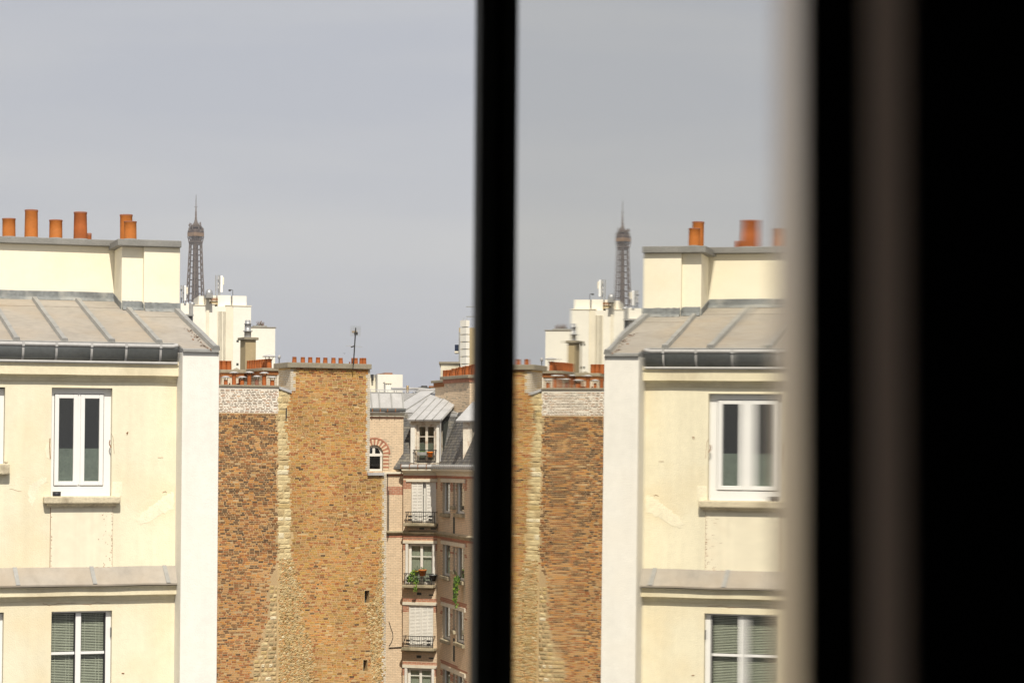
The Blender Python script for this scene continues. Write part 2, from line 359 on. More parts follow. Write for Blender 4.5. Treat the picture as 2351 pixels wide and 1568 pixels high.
# dead leaves caught along the verge
lv = MB()
for k in range(34):
    s = random.choice([up_len(.1), up_len(-.4), up_len(-.9), up_len(.35)]) + random.gauss(0, .16); c = RF.p(u_end - .12 - abs(random.gauss(0, .05)), .012, s)
    d1 = Vector((random.uniform(-1, 1), random.uniform(-1, 1), random.uniform(-.3, .5))).normalized() * random.uniform(.012, .03); d2 = d1.cross(Vector((0, 0, 1))) * .7
    lv.quad(c - d1, c + d2, c + d1, c - d2 + Vector((0, 0, .012)))
o = lv.build('dead_leaves', M['leaf_dead'], kind='stuff', fix=False); tag(o, 'dry brown leaves caught along the sloping zinc roof edge', 'leaves')
# chimney wall above the roof
zw1 = L.cz(*K1(400, 488), nW); 
ua = 0.0
uP0 = L.cu(*K1(1022, 760), nP); uP1 = L.cu(*K1(1202, 760), nP); uR1 = L.cu(*K1(1512, 760), nR)
zc1 = L.cz(*K1(1250, 506), nR)
cw = MB().box(L, UL, uP0, nW - .55, nW, zr(nW) - .3, zw1).build('chimney_wall', M['cream_chim'], HB, bevel=.008)
MB().box(L, uP0, uP1, nP - .8, nP, zr(nP) - .3, zc1).build('chimney_pier', M['cream_chim'], cw, bevel=.008)
MB().box(L, uP1 - .002, uR1, nR - .9, nR, zr(nR) - .3, zc1 - .001).build('chimney_pier', M['cream_chim'], cw, bevel=.008)
ch = L.cz(*K1(400, 430), nW + .1) - zw1; print('coping h', ch)
MB().box(L, UL, uP0 + .01, nW - .65, nW + .10, zw1, zw1 + ch).build('coping', M['concrete'], cw, bevel=.01)
uc0 = L.cu(*K1(990, 480), nR + .08); uc1 = L.cu(*K1(1526, 480), nR + .08)
zc2 = L.cz(*K1(1250, 446), nR + .08)
MB().box(L, uc0, uc1, nR - 1.0, nR + .075, zc1, zc2).build('coping', M['concrete'], cw, bevel=.01)
for (a, b, n) in ((UL, uP0, nW), (uP0, uP1, nP), (uP1, uR1, nR)):   # lead flashing at the foot
    z = zr(n); MB().sweep(L, [(n, z - .05), (n + .10, z - .012), (n + .075, z + .02), (n + .018, z + .045), (n + .014, z + .13), (n, z + .14)], a + .01, b + (.012 if b == uR1 else -.012), 12, .004).build('flashing', M['lead'], cw)
for n0, n1, u in ((nW, nP, uP0), (nP, nR, uP1)):
    MB().hexa([L.p(u - .012, n0 + .02, zr(n0) - .05), L.p(u - .012, n1 + .02, zr(n1) - .05), L.p(u + .002, n1 + .02, zr(n1) - .05), L.p(u + .002, n0 + .02, zr(n0) - .05), L.p(u - .012, n0 + .02, zr(n0) + .12), L.p(u - .012, n1 + .02, zr(n1) + .10), L.p(u + .002, n1 + .02, zr(n1) + .10), L.p(u + .002, n0 + .02, zr(n0) + .12)]).build('flashing', M['lead'], cw)
for (x0, x1, y0, y1, nn, tap, m) in ((22, 133, 267, 420, nW - .2, .98, 'terra2'), (208, 322, 195, 428, nW - .2, .94, 'terra2'), (415, 526, 280, 436, nW - .2, .97, 'terra2'), (620, 737, 213, 446, nW - .2, .91, 'terra'),
        (737, 778, 392, 452, nW - 1.6, .95, 'terra'), (1011, 1118, 235, 442, nR - .55, .96, 'terra2'), (1042, 1149, 292, 443, nR - .2, .96, 'terra2')):
    xm = (x0 + x1) / 2; n = nn; base = (zw1 + ch if x1 < 800 else zc2)
    u0, zt = L.uz(*K1(x0, y0), n); u1, _ = L.uz(*K1(x1, y0), n); rr = (u1 - u0) / 2
    c = L.p((u0 + u1) / 2, n, base - .02)
    if nn < nW - 1: c = L.p((u0 + u1) / 2, n, base - .6)
    o = pot(MB(), c, rr, zt - c.z, tap).build('chimney_pot', M[m], cw, fix=True)
    o.rotation_euler = (random.uniform(-.022, .022), random.uniform(-.022, .022), 0); rt_ = rr * tap; h_ = zt - c.z; MB().lathe(c, [(rt_ * 1.055, h_ * .955), (rt_ * 1.06, h_ * .965), (rt_ * 1.06, h_ + .001), (rt_ * .85, h_ + .001), (rt_ * .84, h_ * .7)], 22).build('sooty_rim', M['terra_b'], o)
    MB().lathe(c, [(rr * 1.12, .0), (rr * 1.1, .035), (rr * .99, .05)], 22).build('mortar_collar', M['concrete'], o)
# a second chimney slab behind, the hidden pot stands on it
MB().box(L, -4.0, -1.6, nW - 1.85, nW - 1.35, zr(nW) - .2, zw1 + ch - .55).build('rear_chimney', M['cream_chim'], HB)

# gutter
gz0, gz1 = lz(828, 200, .15), lz(797, 200, .21)
pr = []
for i in range(13):
    a = i / 12 * math.pi / 2 * 1.06; pr.append((.10 + .12 * math.sin(a), gz1 - (gz1 - gz0) * math.cos(a)))
prof = [(.04, gz0 + .002)] + pr + [(.205, gz1 + .005), (.09, gz0 + .03), (.04, gz0 + .03)]
gt = MB().sweep(L, prof, UL, -0.03, 1, 0, 0, True).build('gutter', M['zinc_d'], HB)
MB().tube([L.p(UL, .21, gz1 + .03), L.p(-.1, .21, gz1 + .03), L.p(-.03, .19, gz1 + .05)], .032, 10).build('gutter_lip', M['zinc_l'], gt)
MB().tube([L.p(UL, .155, gz0 - .02), L.p(-.02, .155, gz0 - .02)], .022, 8).build('gutter_foot', M['zinc_l'], gt)
MB().box(L, UL, -.02, .0, .14, lz(829) + .001, gz0 - .005).build('gutter_bed', M['zinc_b'], gt)
eg = MB(); k = len(prof); eg.add([L.p(-.028, n, z) for n, z in prof], [tuple(range(k))]); eg.build('gutter_end', M['zinc_d'], gt, fix=False)
for px in (-30, 53.3, 129.8, 210.7, 290, 369):
    u = L.cu(px, 812, .22); mb = MB()
    for (a, b) in zip(pr[:-1], pr[1:]):
        mb.hexa([L.p(u + s, n + d, z - d * .5) for d in (0, .007) for s, (n, z) in ((-.016, a), (.016, a), (.016, b), (-.016, b))])
    mb.box(L, u - .018, u + .018, .19, .245, gz1 + .0, gz1 + .064)
    mb.build('gutter_bracket', M['zinc_l'], gt)
MB().sweep(L, [(.0, gz1 + .02), (.09, gz1 + .02), (.09, ZE - .01), (.0, ZE - .005)], UL, -.02).build('fascia', M['zinc_b'], HB)
MB().sweep(L, [(NP - .3, z_pier - .0), (NP + .03, z_pier), (NPE - .01, zr(NPE) - .03), (NPE + .012, zr(NPE) - .03), (NPE + .012, zr(NPE) + .006), (NP - .3, zr(NP - .3) - .015)], .0, u_end).build('pier_eave', M['zinc_b'], HB)

# zinc ledge between the storeys
za, zb = lz(1301), lz(1341, 200, .19)
lg = MB().sweep(L, [(0, zb - .05), (.175, zb - .025), (.19, zb - .025), (.192, zb), (0.01, za)], UL, -.0, 18, .004).build('ledge', M['zinc'], HB)
for x in (-300, 150, 890, 1595):
    u = L.cu(*K3(x, 540), .12); MB().hexa([L.p(u + s + (.03 if n > .1 else 0), n, z) for z_, lst in ((0, 0), (1, 1)) for s, n, z in ((-.03, .197, zb + .003 + .008 * z_), (.03, .197, zb + .003 + .008 * z_), (.03, .012, za + .003 + .008 * z_), (-.03, .012, za + .003 + .008 * z_))]).build('ledge_seam', M['zinc_b'], lg)

# ---- upper window
def hz(K, x, y, n=0.0): return L.uz(*K(x, y), n)
a, b, c, d = wA
wd = MB(); NF = -.10
ul_, ur_ = L.cu(*K2(452, 700), NF), L.cu(*K2(871, 700), NF); zb1 = L.cz(*K2(650, 1057), NF); wd.box(L, a, ul_, NF - .06, NF, c, d - .003); wd.box(L, ur_, b - .003, NF - .06, NF, c, d - .003); wd.box(L, ul_, ur_, NF - .059, NF - .001, c, zb1); wd.box(L, ul_, ur_, NF - .059, NF - .001, L.cz(*K2(650, 283), NF), d - .003)
o = wd.build('window', M['pvc'], HB)
uL0, uL1 = hz(K2, 455, 700, NF)[0], hz(K2, 652, 700, NF)[0]; uR0, uR1_ = hz(K2, 672, 700, NF)[0], hz(K2, 868, 700, NF)[0]
zs0, zs1 = hz(K2, 650, 1055, NF)[1], hz(K2, 650, 285, NF)[1]
MB().box(L, uL1 - .002, uR0 + .002, NF - .05, NF + .004, zs0, zs1).build('mullion', M['pvc'], o)
MB().box(L, uL1 + .008, uR0 - .008, NF + .003, NF + .02, zs0 + .02, zs1 - .01).build('astragal', M['pvc'], o)
for (x0, x1, p0, p1) in ((uL0, uL1, 483, 617), (uR0, uR1_, 701, 833)):
    sh = ring(MB(), L, x0 + .003, x1 - .003, zs0 + .004, zs1 - .004, .062, NF - .04, NF + .018).build('sash', M['pvc'], o, bevel=.006)
    z0, z1 = zs0 + .06, zs1 - .06; zm = hz(K2, 650, 742, NF)[1]
    MB().box(L, x0 + .06, x1 - .06, NF - .022, NF - .016, z0, z1).build('pane', M['glass'], sh)
    MB().box(L, x0 + .06, x1 - .06, NF - .034, NF - .03, z0, zm).build('frosted_film', M['frost'], sh)
room_box(L, HB, a, b, c, d, -.175)
s0, s1 = hz(K2, 370, 1175, .13)[0], hz(K2, 1015, 1175, .13)[0]
zt, zm_, zq = hz(K2, 690, 1150, .13)[1], hz(K2, 690, 1206, .13)[1], hz(K2, 690, 1236, .08)[1]
sl = MB().box(L, s0, s1, -.09, .13, zm_, c + .0).build('sill', M['sill'], HB, bevel=.02)
MB().sweep(L, [(0, zq), (.05, zq), (.06, zq + .02), (.095, zm_ - .01), (.1, zm_ + .001), (0, zm_ + .001)], s0 + .06, s1 - .06).build('sill_moulding', M['sill'], sl)
pu0, pu1 = hz(K2, 425, 1400)[0], hz(K2, 945, 1400)[0]; pz0 = hz(K3, 770, 462)[1]
pn = MB().box(L, pu0, pu1, -.01, .012, pz0, zq + .02).build('apron_panel', M['panel'], HB)
rv = MB()
for k in range(70):
    side = random.random(); 
    if side < .4: u = pu1 - .01 + random.gauss(0, .004)
    elif side < .7: u = pu0 + .012 + random.gauss(0, .003)
    else: u = pu1 - abs(random.gauss(.1, .05))
    z = random.uniform(pz0 + .02, zq - .05); r = random.uniform(.002, .006)
    rv.box(L, u - r, u + r, .011, .0135, z - r, z + r * random.uniform(1, 2.5))
for k in range(26):
    u = pu0 + (pu1 - pu0) * k / 26; rv.box(L, u, u + random.uniform(.01, .05), .011, .0138, pz0, pz0 + random.uniform(.003, .016))
rv.build('rust_spots', M['rust'], pn, kind='stuff')
MB().box(L, pu0 - .007, pu0, -.005, .006, pz0, zq).build('panel_joint', M['rust'], pn); MB().box(L, pu1, pu1 + .004, -.005, .006, pz0, zq).build('panel_joint', M['rust'], pn)
bx = hz(K2, 442, 1130, .04)[0], hz(K2, 512, 1130, .04)[0]
bb = thing('ashtray', 'small round black ashtray standing on the left end of the upper window sill', 'ashtray', L.p(sum(bx) / 2, .03, c))
rb = (bx[1] - bx[0]) / 2
MB().lathe(L.p(sum(bx) / 2, .03, c + .001), [(rb * .95, 0), (rb, .01), (rb, .058), (rb * .9, .06), (rb * .85, .03), (.001, .028)], 18).build('bowl', M['black_pl'], bb)
MB().lathe(L.p(sum(bx) / 2, .03, c + .055), [(rb * 1.01, 0), (rb * 1.02, .006), (rb * 1.0, .012)], 18).build('rim', M['dark_metal'], bb)
# plaster repairs
Q = lambda K, pts: [hz(K, *p) for p in pts]
blob_patch(L, Q(K2, [(1145, 1330), (1200, 1275), (1300, 1205), (1385, 1140), (1455, 1105), (1462, 1250), (1350, 1300), (1240, 1365), (1160, 1375)]), 0, 'plaster_patch', M['patch'], HB)
blob_patch(L, Q(K2, [(944, 1022), (1026, 1020), (1026, 1145), (944, 1140)]), 0, 'plaster_patch', M['patch'], HB, .003)
blob_patch(L, Q(K2, [(422, 690), (395, 700), (378, 760), (390, 810), (422, 838)]), 0, 'plaster_patch', M['patch'], HB, .008)
blob_patch(L, Q(K2, [(395, 985), (330, 1000), (250, 1050), (235, 1180), (270, 1240), (300, 1170), (320, 1070), (400, 1020)]), 0, 'plaster_patch', M['patch'], HB, .02, .0015)
ck = MB()
def crack(K, pts, n=.0015, w=.004):
    q = Q(K, pts)
    for (a0, b0), (a1, b1) in zip(q[:-1], q[1:]):
        for k in range(3):
            f, h = k / 3, (k + 1) / 3; j0, j1 = random.uniform(-.005, .005), random.uniform(-.005, .005)
            ck.bar(L.p(a0 + (a1 - a0) * f, n, b0 + (b1 - b0) * f + j0), L.p(a0 + (a1 - a0) * h, n, b0 + (b1 - b0) * h + j1), w, w)
crack(K3, [(410, 800), (480, 820), (560, 800), (640, 800), (720, 798), (860, 812), (930, 793), (1060, 800)])
crack(K2, [(935, 620), (950, 650), (960, 790)], .001, .004); crack(K2, [(1325, 818), (1370, 822)]); crack(K2, [(1365, 1110), (1390, 1104), (1400, 1112)], .001, .006); crack(K2, [(80, 1080), (180, 1105)], .001, .003)
crack(K2, [(1062, 612), (1075, 606), (1066, 624)], .002, .01); crack(K2, [(420, 655), (417, 720), (422, 830)], .001, .012); crack(K2, [(924, 670), (918, 700), (932, 735)], .001, .014)
crack(K3, [(1172, 1472), (1196, 1474)], .002, .012)
ck.build('crack', M['rust'], HB, kind='stuff')

# ---- lower window with blinds
a, b, c, d = wC; NF = -.08
o = MB().box(L, hz(K3, 1015, 1200, NF)[0], b - .004, NF - .05, NF, c, d - .02).box(L, a, b, NF - .052, NF - .002, d - .028, d).build('window', M['pvc'], HB)
m0, m1 = hz(K3, 724, 1200, NF)[0], hz(K3, 777, 1200, NF)[0]
MB().box(L, m0, m1, NF - .04, NF + .012, c, d - .03).build('mullion', M['pvc'], o, bevel=.006)
sashes = ((a + .012, m0 - .012), (m1 + .002, hz(K3, 1003, 1200, NF)[0]))
tz1, tz0 = hz(K3, 600, 1267, NF)[1], hz(K3, 600, 1292, NF)[1]
for x0, x1 in sashes:
    sh = MB().box(L, x0, x1, NF - .03, NF - .003, tz0, tz1).build('transom_bar', M['pvc'], o)
    ring(MB(), L, x0 - .010, x1 + .010, c, d - .03, .012, NF - .05, NF - .004).build('gasket', M['black_pl'], sh)
    MB().box(L, x0, x1, NF - .022, NF - .017, c, tz0).build('pane', M['glass'], sh); MB().box(L, x0, x1, NF - .022, NF - .017, tz1, d - .04).build('pane', M['glass'], sh)
    n0 = NF - .075; zz = d - .06; bl = MB().box(L, x0 + .005, x1 - .005, n0 - .02, n0 + .02, d - .06, d - .035).build('blind', M['blind'], HB)
    sm = MB().hexa([L.p(u, n, z) - L.p(0, 0, 0) for u, n, z in ((x0 + .005, .012, -.0062), (x1 - .005, .012, -.0062), (x1 - .005, -.012, .0058), (x0 + .005, -.012, .0058), (x0 + .005, .012, -.0048), (x1 - .005, .012, -.0048), (x1 - .005, -.012, .0072), (x0 + .005, -.012, .0072))]).mesh('slat', M['blind'], Vector((0, 0, 0)))
    pitch = .0236; k = 0
    while zz > max(c, lz(1600)):
        zz -= pitch; inst('slat', sm, L.p(0, n0, zz + random.uniform(-.0015, .0015)), bl)
    cd = MB()
    for f in (.18, .66, .8): cd.bar(L.p(x0 + (x1 - x0) * f, n0 + .016, lz(1600)), L.p(x0 + (x1 - x0) * f, n0 + .016, d - .05), .005)
    cd.build('ladder_cord', M['blind'], bl)
room_box(L, HB, a, b, c, d, -.175, 1.2)
vz = hz(K3, 1054, 1080, 0)[1]; vg = MB()
for k in range(7): vg.box(L, b - .012, b - .002, -.14 + k * .016, -.133 + k * .016, vz - .07, vz + .07)
vg.build('vent_grille', M['dark_metal'], HB)
# ---- the two windows cut by the left edge
for w in (wB, wD):
    a, b, c, d = w; NF = -.10
    o = ring(MB(), L, a, b - .004, c, d - .02, .07, NF - .06, NF).build('window', M['pvc'], HB)
    MB().box(L, a + .07, b - .075, NF - .03, NF - .024, c + .07, d - .09).build('pane', M['glass'], o)
    MB().box(L, (a + b) / 2 - .05, (a + b) / 2 + .05, NF - .05, NF + .01, c + .07, d - .09).build('mullion', M['pvc'], o)
    room_box(L, HB, a, b, c, d, -.175)
a, b, c, d = wB
MB().box(L, a - .13, hz(K2, 81, 915, .13)[0], -.09, .13, c - .16, c).build('sill', M['sill'], HB, bevel=.02)
MB().box(L, hz(K2, 38, 858, .05)[0], hz(K2, 66, 858, .05)[0], .02, .09, c, c + .04).build('mortar_lump', M['sill'], HB, bevel=.015)
# ================================================================== brick party wall
KB = lambda x, y: (477.5 + .2343 * x, 857.1 + .2343 * y)
KR1 = lambda x, y: (661.2 + .11711 * x, 1346.8 + .11711 * y)
KR2 = lambda x, y: (489.8 + .1214 * x, 1377.5 + .1214 * y)
KR3 = lambda x, y: (489.8 + .1171 * x, 722.4 + .1171 * y)
K5 = lambda x, y: (636.7 + .16395 * x, 722.4 + .16395 * y)
K4 = lambda x, y: (391.8 + .1952 * x, 612.2 + .1952 * y)
def bmat(n, c): return mat(n, c, 0.9, 0.20, .55, 0.2, 30, 0.4, 60)
BC = {'orange': (0.55, 0.235, 0.05), 'ochre': (0.51, 0.30, 0.065), 'tan': (0.49, 0.28, 0.10), 'red': (0.38, 0.11, 0.035), 'redbrown': (0.33, 0.13, 0.045), 'brown': (0.235, 0.12, 0.05), 'dark': (0.11, 0.065, 0.038), 'pinktan': (0.52, 0.275, 0.11), 'olive': (0.36, 0.225, 0.07), 'pale': (0.62, 0.56, 0.46), 'sooty': (0.165, 0.09, 0.045)}
for k_ in ('orange', 'ochre', 'tan', 'red', 'pinktan', 'olive'):
    BC[k_] = tuple(x * .72 + y * .28 for x, y in zip(BC[k_], (0.46, 0.275, 0.125)))
BM = {k: bmat('brick_' + k, v) for k, v in BC.items()}
M['mortar'] = mat('tan_mortar', (0.56, 0.40, 0.205), 0.95, 0.15, 1.2, 0.1, 25, 0.5, 40, dirt=(0.40, 0.26, 0.12), ds=1.1, damt=0.5)
M['mortar_w'] = mat('white_smeared_mortar', (0.78, 0.71, 0.60), 0.95, 0.06, 4, 0.05, 30, 0.5, 30)
STN = [mat('stone_' + n, c, 0.95, 0.16, 6, 0.12, 35, 0.6, 30) for n, c in (('cream', (0.60, 0.48, 0.265)), ('pale', (0.68, 0.59, 0.40)), ('ochre', (0.50, 0.365, 0.165)), ('grey', (0.35, 0.27, 0.145)), ('brown', (0.26, 0.17, 0.065)), ('sand', (0.50, 0.375, 0.195)))]

class Courses:
    """lays bricks one by one; the largest up to a limit become parts, the rest one part of kind stuff."""
    def __init__(s, fr, rot, pal, parent, name='brick', limit=300, depth=.03):
        s.fr, s.rot, s.pal, s.parent, s.name, s.limit, s.depth = fr, rot, pal, parent, name, limit, depth; s.b = []
    def row(s, z, h, ua, ub, pick, proud=(.004, .014), Ls=(.222, .105), ph=.3, gap=.011, start=None, jit=.006, keep=1.0):
        u = ua + (start if start is not None else random.uniform(-.1, 0))
        while u < ub:
            l = Ls[1] if random.random() < ph else Ls[0]
            a, b = max(u, ua), min(u + l, ub); u += l + gap
            if b - a > .045 and random.random() < keep:
                s.b.append((a + random.uniform(0, jit), b - random.uniform(0, jit), z + random.uniform(-.003, .003), h * random.uniform(.9, 1.03), random.uniform(*proud), pick((a + b) / 2, z)))
    def flush(s):
        keys = list(s.pal.keys()); big = sorted(range(len(s.b)), key=lambda i: -(s.b[i][1] - s.b[i][0]) * s.b[i][3] + random.uniform(0, .004))[:s.limit]; big = set(big)
        me = {}
        for k in keys:
            x, z, p = .5, 1.0, 1.0; ch = .06
            mb = MB(); vs = [(-x, 0, 0), (x, 0, 0), (x, 0, z), (-x, 0, z), (-x + ch * .35, -p, ch), (x - ch * .35, -p, ch), (x - ch * .35, -p, z - ch), (-x + ch * .35, -p, z - ch)]
            mb.add(vs, [(4, 5, 6, 7), (0, 1, 5, 4), (1, 2, 6, 5), (2, 3, 7, 6), (3, 0, 4, 7)]); me[k] = mb.mesh(s.name, s.pal[k], Vector((0, 0, 0)))
        mb = MB()
        for i, (a, b, z, h, pr, k) in enumerate(s.b):
            if i in big:
                o = inst(s.name, me[k], s.fr.p((a + b) / 2, -s.depth, z), s.parent); o.scale = (b - a, s.depth + pr, h); o.rotation_euler = (0, 0, R_(s.rot))
            else:
                e = .006; f = s.fr; q = keys.index(k); j = [random.uniform(-.004, .004) for _ in range(8)]
                vs = [f.p(a, -.01, z), f.p(b, -.01, z), f.p(b, -.01, z + h), f.p(a, -.01, z + h), f.p(a + e + j[0], pr, z + e + j[4] * .5), f.p(b - e + j[1], pr, z + e + j[5] * .5), f.p(b - e + j[2], pr, z + h - e + j[6] * .5), f.p(a + e + j[3], pr, z + h - e + j[7] * .5)]
                mb.add(vs, [(4, 5, 6, 7), (0, 1, 5, 4), (1, 2, 6, 5), (2, 3, 7, 6), (3, 0, 4, 7)], q)
        if mb.f: mb.build(s.name, [s.pal[k] for k in keys], s.parent, kind='stuff', fix=False)
        print(s.name, 'laid', len(s.b))
def chooser(w):
    ks, ws = list(w.keys()), list(w.values()); return lambda u=0, z=0: random.choices(ks, ws)[0]
def poly_u(fr, pts):
    """px boundary -> u as a function of z"""
    q = sorted([fr.uz(*p)[::-1] for p in pts])
    def f(z):
        if z <= q[0][0]: return q[0][1]
        for (z0, u0), (z1, u1) in zip(q[:-1], q[1:]):
            if z <= z1: return u0 + (u1 - u0) * (z - z0) / max(z1 - z0, 1e-6)
        return q[-1][1]
    return f
BROT = 27.5
B = frame(700, 98, BROT)
BT = thing('brick_building', 'tall bare brick party wall with stone seams and a row of terracotta pots', 'building', B.p(0, -4, 0))
Z = lambda px, py: B.cz(px, py)
zT = Z(755, 846); zW = Z(575, 888); zS = Z(865, 1088); zlow = Z(700, 1610)
u380 = B.cu(385, 1000); uA = B.cu(640, 890); uB_ = B.cu(667, 870); uC = B.cu(849, 960); uD = B.cu(887, 1200)
zWW = Z(575, 948)
slit = [tuple(B.uz(px, py) for px, py in ((a, d), (b, c))) for a, b, c, d in ((837, 848.5, 1355, 1384), (834, 844, 1514, 1541))]
opens = [(p[0][0], p[1][0], p[0][1], p[1][1]) for p in slit]
M['mortar_b'] = mat('brown_mortar', (0.49, 0.345, 0.185), 0.95, 0.15, .8, 0.1, 25, 0.5, 40)
wl = wall(B, 'wall', u380, uA, 0, zWW, [], .2, M['mortar_b'], BT, nback=-8)
ww = wall(B, 'whitewashed_wall', u380, uA, zWW, zW, [], .2, M['mortar_w'], BT, nback=-8)
M['seam'] = mat('seam_mortar', (0.57, 0.45, 0.245), 0.95, 0.1, 3, 0.1, 25, 0.5, 25)
wm = wall(B, 'wall', uA, uB_, Z(655, 1285), Z(655, 897), [], .2, M['seam'], BT, nback=-8); wall(B, 'wall', uA, uB_, 0, Z(655, 1285), [], .2, M['mortar'], BT, nback=-8)
wt = wall(B, 'wall', uB_, uC, zS, zT, [], .3, M['mortar'], BT, nback=-1.4)
wr = wall(B, 'wall', uB_, uD, 0, zS, opens, .35, M['mortar'], BT, nback=-6)
MB().box(B, opens[0][0] - .05, opens[0][1] + .05, -.4, -.34, opens[0][2], opens[0][3]).build('niche_back', M['room'], wr); MB().box(B, opens[1][0] - .05, opens[1][1] + .05, -.4, -.34, opens[1][2], opens[1][3]).build('niche_back', M['room'], wr)
xL = poly_u(B, [(640, 880), (640, 900), (633, 960), (639, 1000), (638, 1200), (641, 1275), (616, 1345), (617, 1425), (608, 1430), (606, 1468), (598, 1470), (595, 1505), (580, 1516), (578, 1610)])
xR = poly_u(B, [(668, 890), (662, 905), (657, 960), (655, 990), (664, 1060), (663, 1100), (668, 1170), (668, 1285), (680, 1330), (697, 1360), (690, 1420), (703, 1460), (714, 1480), (720, 1520), (716, 1610)])
xQ = poly_u(B, [(842, 840), (842, 1086), (877, 1088), (877, 1235), (871, 1240), (872, 1300), (868, 1350), (858, 1382), (841, 1390), (846, 1430), (851, 1470), (853, 1520), (860, 1570), (860, 1610)])
CH = .0772
cw1 = Courses(B, BROT, {k: BM[k] for k in ('orange', 'tan', 'red', 'redbrown', 'brown', 'dark', 'pinktan', 'sooty')}, wl)
cw2 = Courses(B, BROT, {k: BM[k] for k in ('orange', 'ochre', 'tan', 'red', 'redbrown', 'brown', 'dark', 'pinktan', 'olive')}, wr, limit=300)
cww = Courses(B, BROT, {k: BM[k] for k in ('orange', 'redbrown', 'brown', 'dark', 'red', 'sooty')}, ww, limit=150)
pk_left_hi = chooser({'brown': 30, 'redbrown': 22, 'sooty': 16, 'tan': 10, 'orange': 14, 'dark': 14, 'pinktan': 4})
pk_left_mid = chooser({'brown': 20, 'redbrown': 26, 'sooty': 12, 'tan': 8, 'orange': 24, 'dark': 11, 'pinktan': 8, 'red': 3})
pk_left_lo = chooser({'brown': 15, 'redbrown': 22, 'sooty': 6, 'tan': 12, 'orange': 18, 'dark': 5, 'pinktan': 22, 'red': 4})
pk_r_hi = chooser({'orange': 26, 'ochre': 20, 'tan': 18, 'red': 12, 'redbrown': 8, 'brown': 4, 'dark': 1.5, 'olive': 11, 'pinktan': 6})
pk_r_mid = chooser({'orange': 24, 'ochre': 17, 'tan': 24, 'red': 9, 'redbrown': 9, 'brown': 4, 'dark': 1.5, 'olive': 9, 'pinktan': 9})
pk_r_lo = chooser({'orange': 18, 'ochre': 16, 'tan': 34, 'red': 6, 'redbrown': 6, 'brown': 4, 'dark': 1.2, 'olive': 9, 'pinktan': 16})
z1150, z1300, z1430 = Z(570, 1150), Z(700, 1300), Z(700, 1430)
def pkl(u, z): return (pk_left_hi if z > z1150 + random.uniform(-1, 1) else pk_left_mid if z > z1300 + random.uniform(-.8, .8) else pk_left_lo)()
def pkr(u, z): return (pk_r_hi if z > z1150 + random.uniform(-1, 1) else pk_r_mid if z > z1430 + random.uniform(-.8, .8) else pk_r_lo)()
z = zlow; uhid = B.cu(470, 1200)
while z < zWW - .05:
    lo = z < z1300
    cw1.row(z, CH - .011, uhid, xL(z) + random.uniform(-.14, .10), pkl, (.003, .014), keep=.99 if not lo else .96); z += CH
zz = z = zWW + .02
while z < zW - .10:
    cww.row(z, .036, uhid, uA - .02, chooser({'brown': 28, 'dark': 26, 'redbrown': 20, 'orange': 6, 'red': 4, 'sooty': 16}), (.001, .005), (.20, .10), .35, .028, jit=.02, keep=.93); z += .0665
z = zlow
while z < zT - .05:
    top3 = z > zT - CH * 3.4
    a, b = (xR(z), xQ(z)) if not top3 else (B.cu(678, 850), B.cu(846, 850))
    if z > Z(665, 897): a = B.cu(679, 870)
    a += random.uniform(-.12, .12) if z < Z(665, 897) else 0
    segs = [(a, b)]
    for o in opens:
        if o[2] - .03 < z + CH / 2 < o[3] + .03: segs = [(a, o[0]), (o[1], b)]
    for a_, b_ in segs:
        if b_ - a_ > .1: cw2.row(z, CH - .011, a_, b_ - random.uniform(0, .04), pkr, (.003, .015) if not top3 else (.02 + .012 * ((z - zT + CH * 3.4) / CH), .03 + .012 * ((z - zT + CH * 3.4) / CH)), ph=.25, keep=.985 if z > z1430 else .93)
    z += CH
cw1.flush(); cw2.flush(); cww.flush()
# pale quoin bricks on the edges
qn = Courses(B, BROT, {'pale': BM['pale']}, wr, 'quoin_brick', 300)
z, i = zlow, 0
while z < zT - .05:
    if z > zS: e = uC
    else: e = uD
    qn.b.append((e - (.20 if i % 4 < 2 else .12), e - .001, z, CH - .011, .012, 'pale'))
    if Z(665, 897) < z < zT - .1: qn.b.append((uB_ + .001, uB_ + (.23 if i % 4 < 2 else .13), z, CH - .011, .012, 'pale'))
    z += CH; i += 1
qn.flush()
# left side of the tall stack: pale bricks too
SB = Fr(B.p(uB_, 0, 0), -B.n, -B.u)
ql = Courses(SB, BROT + 90, {'pale': BM['pale']}, wt, 'side_brick', 120)
z, i = Z(668, 897), 0
while z < zT - .1:
    ql.row(z, CH - .011, .0, 1.4, lambda u, z: 'pale', (.003, .008), start=-.11 * (i % 2)); z += CH; i += 1
ql.limit = 0; ql.flush()
def stone(mb, fr, a, b, z0, z1, pr, mi=0, k=4):
    vs, fs = [], []; w, h = b - a, z1 - z0
    for j in range(k + 1):
        for i in range(k + 1):
            x, y = i / k, j / k; edge = i in (0, k) or j in (0, k)
            vs.append(fr.p(a + w * (x + (random.uniform(-.04, .04) if not (i in (0, k)) else random.uniform(-.03, .03))), -.006 if edge else pr * random.uniform(.45, 1.0), z0 + h * (y + random.uniform(-.05, .05))))
    for j in range(k):
        for i in range(k): q = j * (k + 1) + i; fs.append((q, q + 1, q + k + 2, q + k + 1))
    return mb.add(vs, fs, mi)
# seam of big pale stones
z = Z(655, 1285)
while z < Z(655, 900):
    h = random.uniform(.16, .34); a, b = xL(z + h / 2), xR(z + h / 2)
    if random.random() < .35: parts = [(a - .02, (a + b) / 2 - .02), ((a + b) / 2, b + .03)]
    else: parts = [(a + random.uniform(-.06, .06), b + random.uniform(-.05, .06))]
    for p in parts: stone(MB(), B, p[0], p[1], z, z + h - .015, random.uniform(.012, .04), 0, 5).build('stone', random.choices(STN, [52, 16, 10, 2, 0, 22])[0], wm, fix=False)
    z += h
